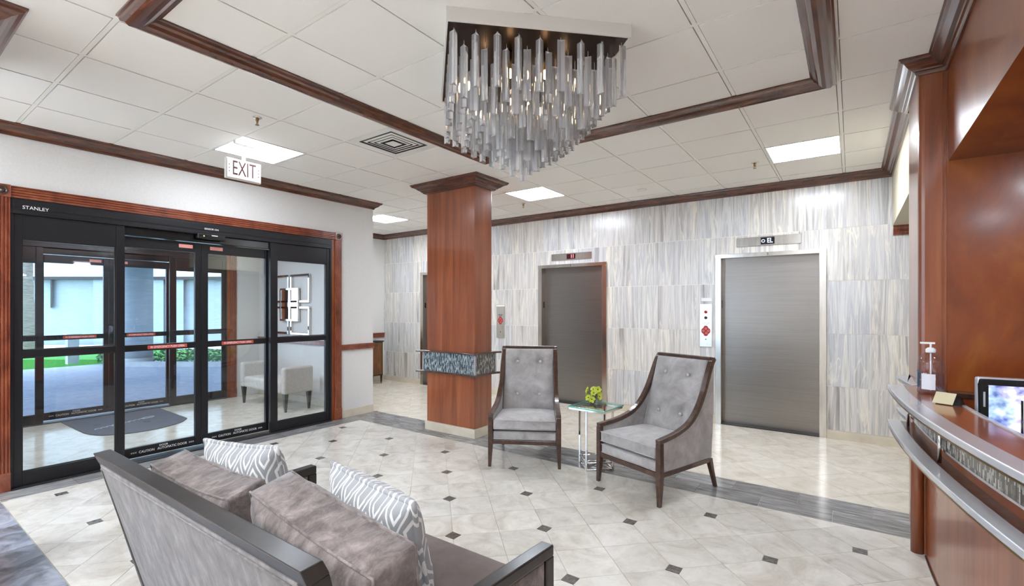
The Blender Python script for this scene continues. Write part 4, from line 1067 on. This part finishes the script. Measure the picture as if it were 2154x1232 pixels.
build('kick_base', strip(lx_, 3.835, YE, .178, .185, .0, .010), M['espresso'], ctr)
for y in (3.70, 2.9, 2.1, 1.3): build('ledge_strut', G().cyl((cx_(y,.09), y, .806), (cx_(y,.09), y, 1.003), .008, n=12), M['chrome'], ctr)
dsk = thing('desk', 'dark desk surface behind the counter that carries the monitor', 'desk', (.9,2.9,0))
build('work_surface', G().box(.63,1.9,.72, 1.25,3.78,.75).box(.50,2.75,.72, .63,3.78,.75), M['espresso'], dsk)
for yy in (1.95, 3.70): build('leg', G().box(1.15,yy,0, 1.20,yy+.05,.72), M['espresso'], dsk)
bk = thing('back_cabinet', 'red-brown low cabinet against the office wall behind the counter', 'cabinet', (1.5,3.8,0))
build('back_cabinet', G().box(.52,3.79,.0, 2.6,3.869,.985), M['cherry_deep'], bk)
build('cabinet_edge', G().box(.46,3.775,.985, 2.6,3.869,1.012), M['espresso'], bk, bevel=.003)

# monitor on the desk
t = thing('monitor', 'black and silver security monitor behind the reception counter', 'monitor', (.735,3.17,.751), R(5))
W_, H_ = .50, .33; zb_ = .09
build('bezel', G().box(-W_/2,-.012,zb_, W_/2,.0,zb_+.028).box(-W_/2,-.012,zb_+H_-.028, W_/2,.0,zb_+H_).box(-W_/2,-.012,zb_+.028, -W_/2+.032,.0,zb_+H_-.028).box(W_/2-.032,-.012,zb_+.028, W_/2,.0,zb_+H_-.028), M['blackgloss'], t, world=False, bevel=.004)
build('casing', G().box(-W_/2-.006,.0005,zb_-.006, W_/2+.006,.045,zb_+H_+.006), M['nickel'], t, world=False, bevel=.01)
sc_ = build('screen', G().box(-W_/2+.032,-.006,zb_+.028, W_/2-.032,-.002,zb_+H_-.028), M['screen'], t, world=False)
build('button', G().box(-W_/2+.012,-.0155,zb_+.20, -W_/2+.019,-.0125,zb_+.27), M['nickel'], t, world=False)
build('stand', G().cyl((0,.03,.012), (0,.03,.10), .022, n=16), M['blackgloss'], t, world=False)
build('foot', G().cyl((0,.03,0), (0,.03,.012), .09, n=24), M['blackgloss'], t, world=False)
t = thing('pen', 'dark pen standing upright in front of the monitor screen', 'pen', (.585,2.93,.751))
build('base', G().cyl((.585,2.93,.751), (.585,2.93,.775), .02, n=16), M['blackgloss'], t)
build('barrel', G().cyl((.585,2.93,.775), (.585,2.93,1.11), .004, n=10), M['blackgloss'], t)

# hand sanitiser
bxx, byy, bz = .352, 3.52, 1.0285
t = thing('pump_bottle', 'clear half-full hand sanitiser bottle with a white pump on the reception counter', 'bottle', (bxx, byy, bz))
build('bottle', G().lathe([(.001,0), (.052,0), (.058,.006), (.058,.150), (.056,.172), (.049,.198), (.034,.220), (.020,.232), (.016,.242)], (bxx,byy,bz), 32), M['bottle'], t)
build('gel', G().lathe([(.001,.004), (.053,.004), (.055,.010), (.055,.115), (.001,.115)], (bxx,byy,bz), 32), M['gel'], t)
build('collar', G().lathe([(.001,.228), (.020,.228), (.022,.232), (.022,.248), (.012,.256), (.001,.256)], (bxx,byy,bz)), M['letter'], t)
build('pump', G().cyl((bxx,byy,bz+.02), (bxx,byy,bz+.228), .004, n=8).cyl((bxx,byy,bz+.256), (bxx,byy,bz+.278), .005, n=10).box(bxx-.045,byy-.007,bz+.276, bxx+.018,byy+.007,bz+.286), M['letter'], t, bevel=.002)
gl = G(); n_ = 10; 
for k0, m_, nm in ((2.3, 'blue_label', 'label_panel'), (3.9, 'white_label', 'label_panel')):
    vs = []; 
    for k in range(n_+1):
        a = k0+k/n_*1.05
        for z in (.030,.125 if m_ == 'blue_label' else .115): vs.append((bxx+.0585*math.cos(a), byy+.0585*math.sin(a), bz+z))
    build(nm, G().add(vs, [(2*k, 2*k+2, 2*k+3, 2*k+1) for k in range(n_)], True), plain(m_, S(120,176,214) if m_ == 'blue_label' else S(226,226,230), rough=.4), t)
# card holder
cxh, cyh, cz = .375, 3.19, 1.0285
t = thing('card_holder', 'small tilted card holder with a cream card on the counter beside the bottle', 'card holder', (cxh, cyh, cz), R(-28))
build('card', G().hexa([(-.045,-.024,.004), (.035,-.024,.004), (.035,-.021,.004), (-.045,-.021,.004)], [(-.045,.018,.055), (.035,.018,.055), (.035,.021,.055), (-.045,.021,.055)]), plain('cream_card', S(206,194,158), rough=.6), t, world=False)
build('stand', G().hexa([(-.035,-.018,0), (.06,-.018,0), (.06,.05,0), (-.035,.05,0)], [(-.035,.012,.045), (.05,.012,.045), (.05,.016,.045), (-.035,.016,.045)]), M['blackgloss'], t, world=False, bevel=.002)

# ================================================================== hall console
t = thing('console_cabinet', 'dark wood console cabinet against the hall wall left of the column', 'cabinet', (-7.76,6.0,0))
x0, x1, y0, y1 = XH+.05, -7.58, 5.35, 6.345
build('body', G().box(x0, y0+.02, .16, x1-.012, y1-.02, .82), M['espresso'], t)
build('top', G().box(x0, y0, .822, x1, y1, .85), M['blackwood'], t, bevel=.003)
for k in range(2):
    ya = y0+.04+k*.46; d = build('door', G().box(x1-.011, ya, .19, x1-.002, ya+.45, .80), wood('console_door_wood_%d' % k, [(.3, S(70,40,20)), (.7, S(128,80,40))], (4,4,1), 4), t)
    g = G().box(x1-.002, ya, .19, x1+.004, ya+.02, .80).box(x1-.002, ya+.43, .19, x1+.004, ya+.45, .80).box(x1-.002, ya, .19, x1+.004, ya+.45, .205).box(x1-.002, ya, .785, x1+.004, ya+.45, .80)
    build('door_frame', g, M['brass'], d)
for x in (x0+.02, x1-.05):
    for y in (y0+.03, y1-.06):
        l_ = build('leg', G().hexa([(x+.008,y+.008,.03), (x+.025,y+.008,.03), (x+.025,y+.025,.03), (x+.008,y+.025,.03)], [(x,y,.16), (x+.034,y,.16), (x+.034,y+.034,.16), (x,y+.034,.16)]), M['blackwood'], t)
        build('brass_foot', G().box(x+.009, y+.009, 0, x+.024, y+.024, .03), M['brass'], l_)

# ================================================================== vestibule furniture
t = thing('upholstered_bench', 'cream upholstered bench with two raised arms against the vestibule wall', 'bench', (-7.2,3.93,0))
yb0, yb1 = 3.69, 4.15
def benchside(xa, xb): build('arm', G().box(xa, yb0, .26, xb, yb1, .645), M['bench_fab'], t, bevel=.035, seg=5)
benchside(-6.66, -6.55); benchside(-7.86, -7.75)
build('seat', G().hexa([(-7.75,yb0+.005,.26), (-6.66,yb0+.005,.26), (-6.66,yb1-.005,.26), (-7.75,yb1-.005,.26)], [(-7.75,yb0+.005,.43), (-6.66,yb0+.005,.43), (-6.66,yb1-.005,.43), (-7.75,yb1-.005,.43)]), M['bench_fab'], t, bevel=.04, seg=5)
for x in (-7.81, -6.60):
    for y in (yb0+.045, yb1-.05):
        build('leg', G().hexa([(x-.013,y-.013,0), (x+.013,y-.013,0), (x+.013,y+.013,0), (x-.013,y+.013,0)], [(x-.032,y-.03,.262), (x+.03,y-.03,.262), (x+.03,y+.03,.262), (x-.032,y+.03,.262)]), M['blackwood'], t)
t = thing('wall_mirror', 'square chrome mirror framed by four open chrome squares on the vestibule wall', 'mirror', (-7.40,4.30,1.555))
mx, mz = -7.42, 1.555
build('mirror_glass', G().box(mx-.24, 4.262, mz-.24, mx+.24, 4.268, mz+.24), plain('silvered_glass', (.9,.93,.95,1), metal=1.0, rough=.02), t)
g = G().box(mx-.27,4.25,mz-.27, mx+.27,4.285,mz-.238).box(mx-.27,4.25,mz+.238, mx+.27,4.285,mz+.27).box(mx-.27,4.25,mz-.238, mx-.238,4.285,mz+.238).box(mx+.238,4.25,mz-.238, mx+.27,4.285,mz+.238)
build('mirror_frame', g, M['chrome'], t, bevel=.004)
for sx_ in (-1, 1):
    for sz_ in (-1, 1):
        xa, xb = sorted((mx+sx_*.03, mx+sx_*.56)); za, zb = sorted((mz+sz_*.03, mz+sz_*.485)); wd = .034
        g = G().box(xa,4.262,za, xb,4.298,za+wd).box(xa,4.262,zb-wd, xb,4.298,zb).box(xa,4.262,za+wd, xa+wd,4.298,zb-wd).box(xb-wd,4.262,za+wd, xb,4.298,zb-wd)
        build('square_ring', g, M['chrome'], t, bevel=.004)
MP = smoothpath([(-7.45,1.70), (-7.2,1.76), (-7.04,1.92), (-6.97,2.16), (-7.02,2.42), (-7.14,2.62), (-7.32,2.75)], 4)
t = thing('floor_mat', 'rounded charcoal entrance mat lying inside the vestibule', 'floor mat', (-7.7,2.2,0))
build('pile', G().prism([(-8.40,2.78), (-8.40,1.68)]+MP, .0005, .009), M['mat_rug'], t)
# pale script-like lettering: a ring followed by small loops
pts = []; L0 = Vector((-7.85,1.62,0)); 
a0 = Vector(MP[0]).to_3d(); s0 = Vector((-7.52,1.80,.0105)); s1 = Vector((-7.80,2.50,.0105)); dv = (s1-s0); nv = Vector((dv.y, -dv.x, 0)).normalized()
for k in range(120):
    u_ = k/119; p = s0+dv*(u_*.84)+nv*(.030*math.sin(u_*58)*(1-.3*math.sin(u_*9)))+dv.normalized()*(.014*math.cos(u_*58)); pts.append(p)
g = G().tube(pts, .0035, 4)
ring = [s0+dv*.92+dv.normalized()*(.085*math.cos(a))+nv*(.035*math.sin(a)) for a in [2*PI*k/24 for k in range(24)]]
g.tube(ring, .0045, 4, closed=True); build('lettering', g, M['mat_mark'], t)

# ================================================================== outside
ca, sa = math.cos(R(35.82)), math.sin(R(35.82))
def W(px, depth, z=0):     # a spot given by its bearing from the lobby and distance ahead
    r_ = (px-1064.1)/1009*depth; return (-sa*depth+ca*r_, ca*depth+sa*r_, z)
def bx2(px0, px1, d0, d1): return [W(px0, d0)[:2], W(px1, d0)[:2], W(px1, d1)[:2], W(px0, d1)[:2]]
slab('ground', G().prism(bx2(-900,1100,7.5,40), -.35, -.30), M['grass'])
slab('floor.005', G().box(-16.5,-9,-.13, -8.62,16,-.02), M['paver'])           # driveway
build('curb', G().prism(bx2(250,640,12.35,12.55), -.02, .10), M['concrete'], None, label='pale curved kerb along the planting bed across the driveway', cat='kerb')
bed = build('lawn', G().prism(bx2(-600,900,13.9,17.2), -.30, .0), M['grass'], None, kind='stuff', label='bright green lawn strip beyond the driveway', cat='grass')
build('pavement', G().prism(bx2(-600,900,17.2,19), -.30, .03), M['concrete'], None, label='pale pavement strip between lawn and garden wall', cat='pavement')
rh = random.Random(5)
for pa, pb, cnt, lb in ((205, 258, 260, 'short clipped green hedge left of the round portico column'), (325, 640, 1300, 'long low clipped green hedge right of the round portico column')):
    g = G()
    for k in range(cnt):
        px = rh.uniform(pa, pb); d = rh.uniform(12.7, 13.5); z = rh.uniform(-.02,.36)*(1-abs((d-13.1)/.75)**3*.5); c = Vector(W(px, d, z)); s_ = rh.uniform(.03,.06)
        q = Vector((rh.uniform(-1,1), rh.uniform(-1,1), rh.uniform(.2,1))).normalized().to_track_quat('Z','Y')
        g.add([c+q @ Vector(p) for p in ((-s_,0,0), (0,-s_*.6,.01), (s_,0,0), (0,s_*.6,.01))], [(0,1,2,3)])
    build('hedge', g, M['leaf'], None, kind='stuff', label=lb, cat='hedge')
c0 = W(290, 13.0)
t = thing('portico_column', 'thick round white column carrying the entrance canopy outside', 'column', (c0[0], c0[1], -.02))
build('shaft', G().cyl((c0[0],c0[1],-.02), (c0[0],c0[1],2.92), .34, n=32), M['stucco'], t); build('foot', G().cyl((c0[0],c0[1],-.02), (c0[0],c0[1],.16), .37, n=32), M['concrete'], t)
c0 = W(152, 13.0)
t = thing('canopy_post', 'grey square post at the planting bed left of the round column', 'post', (c0[0], c0[1], -.02))
build('shaft', G().box(c0[0]-.12,c0[1]-.12,-.02, c0[0]+.12,c0[1]+.12,.75), M['concrete'], t, bevel=.01); build('cap', G().box(c0[0]-.15,c0[1]-.15,.75, c0[0]+.15,c0[1]+.15,.80), M['white'], t)
t = thing('entrance_canopy', 'white entrance canopy with ceiling beams over the driveway', 'canopy', (-12.5,3.5,2.95))
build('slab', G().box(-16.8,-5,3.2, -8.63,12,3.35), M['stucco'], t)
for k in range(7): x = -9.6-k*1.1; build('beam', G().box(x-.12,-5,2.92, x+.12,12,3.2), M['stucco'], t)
# garden wall / neighbouring facade
P0 = W(-700, 19.2); fac = thing('garden_building', 'long white building with recessed panels across the road', 'building', P0)
build('wall', G().prism(bx2(-700,1000,19.4,20.2), -.3, 2.62), M['stucco'], fac)
build('cornice', G().prism(bx2(-700,1000,19.1,19.5), 2.62, 2.74), M['mullion'], fac)
build('upper_storey', G().prism(bx2(-700,1000,19.6,20.2), 2.74, 3.6), M['concrete'], fac)
build('upper_storey', G().prism(bx2(-700,1000,19.9,20.3), 3.6, 6.5), M['stucco'], fac)
for px in (-60, 108, 318, 384, 411, 560, 700): build('downpipe', G().prism(bx2(px-2,px+2,19.25,19.4), 1.5, 2.62), M['mullion'], fac)
for px in (-10, 210, 330, 372): build('pilaster', G().prism(bx2(px-14,px+14,19.2,19.4), -.3, 2.62), M['stucco'], fac)
c0 = W(62, 15.5)
t = thing('palm_tree', 'ringed grey palm trunk beyond the driveway at the far left', 'tree', (c0[0],c0[1],-.3))
pts = [(c0[0]+.02*k, c0[1]-.01*k, -.3+.35*k) for k in range(16)]
build('trunk', G().tube(pts, [.17-.004*k+(.012 if k % 2 else 0) for k in range(16)], 12), M['bark'], t)
g = G()
for k in range(14):
    a = 2*PI*k/14; top = Vector(pts[-1]); pr_ = None
    for q in range(7):
        u_ = q/6; c = top+Vector((math.cos(a)*2.0*u_, math.sin(a)*2.0*u_, .7*math.sin(u_*2.6)-.5*u_)); n_ = Vector((-math.sin(a), math.cos(a), 0))*(.28*math.sin(PI*(.1+.85*u_)))
        cur = (c-n_, c, c+n_)
        if pr_: g.add([pr_[0], pr_[1], pr_[2], cur[0], cur[1], cur[2]], [(0,1,4,3), (1,2,5,4)])
        pr_ = cur
build('frond_crown', g, M['leaf'], t)
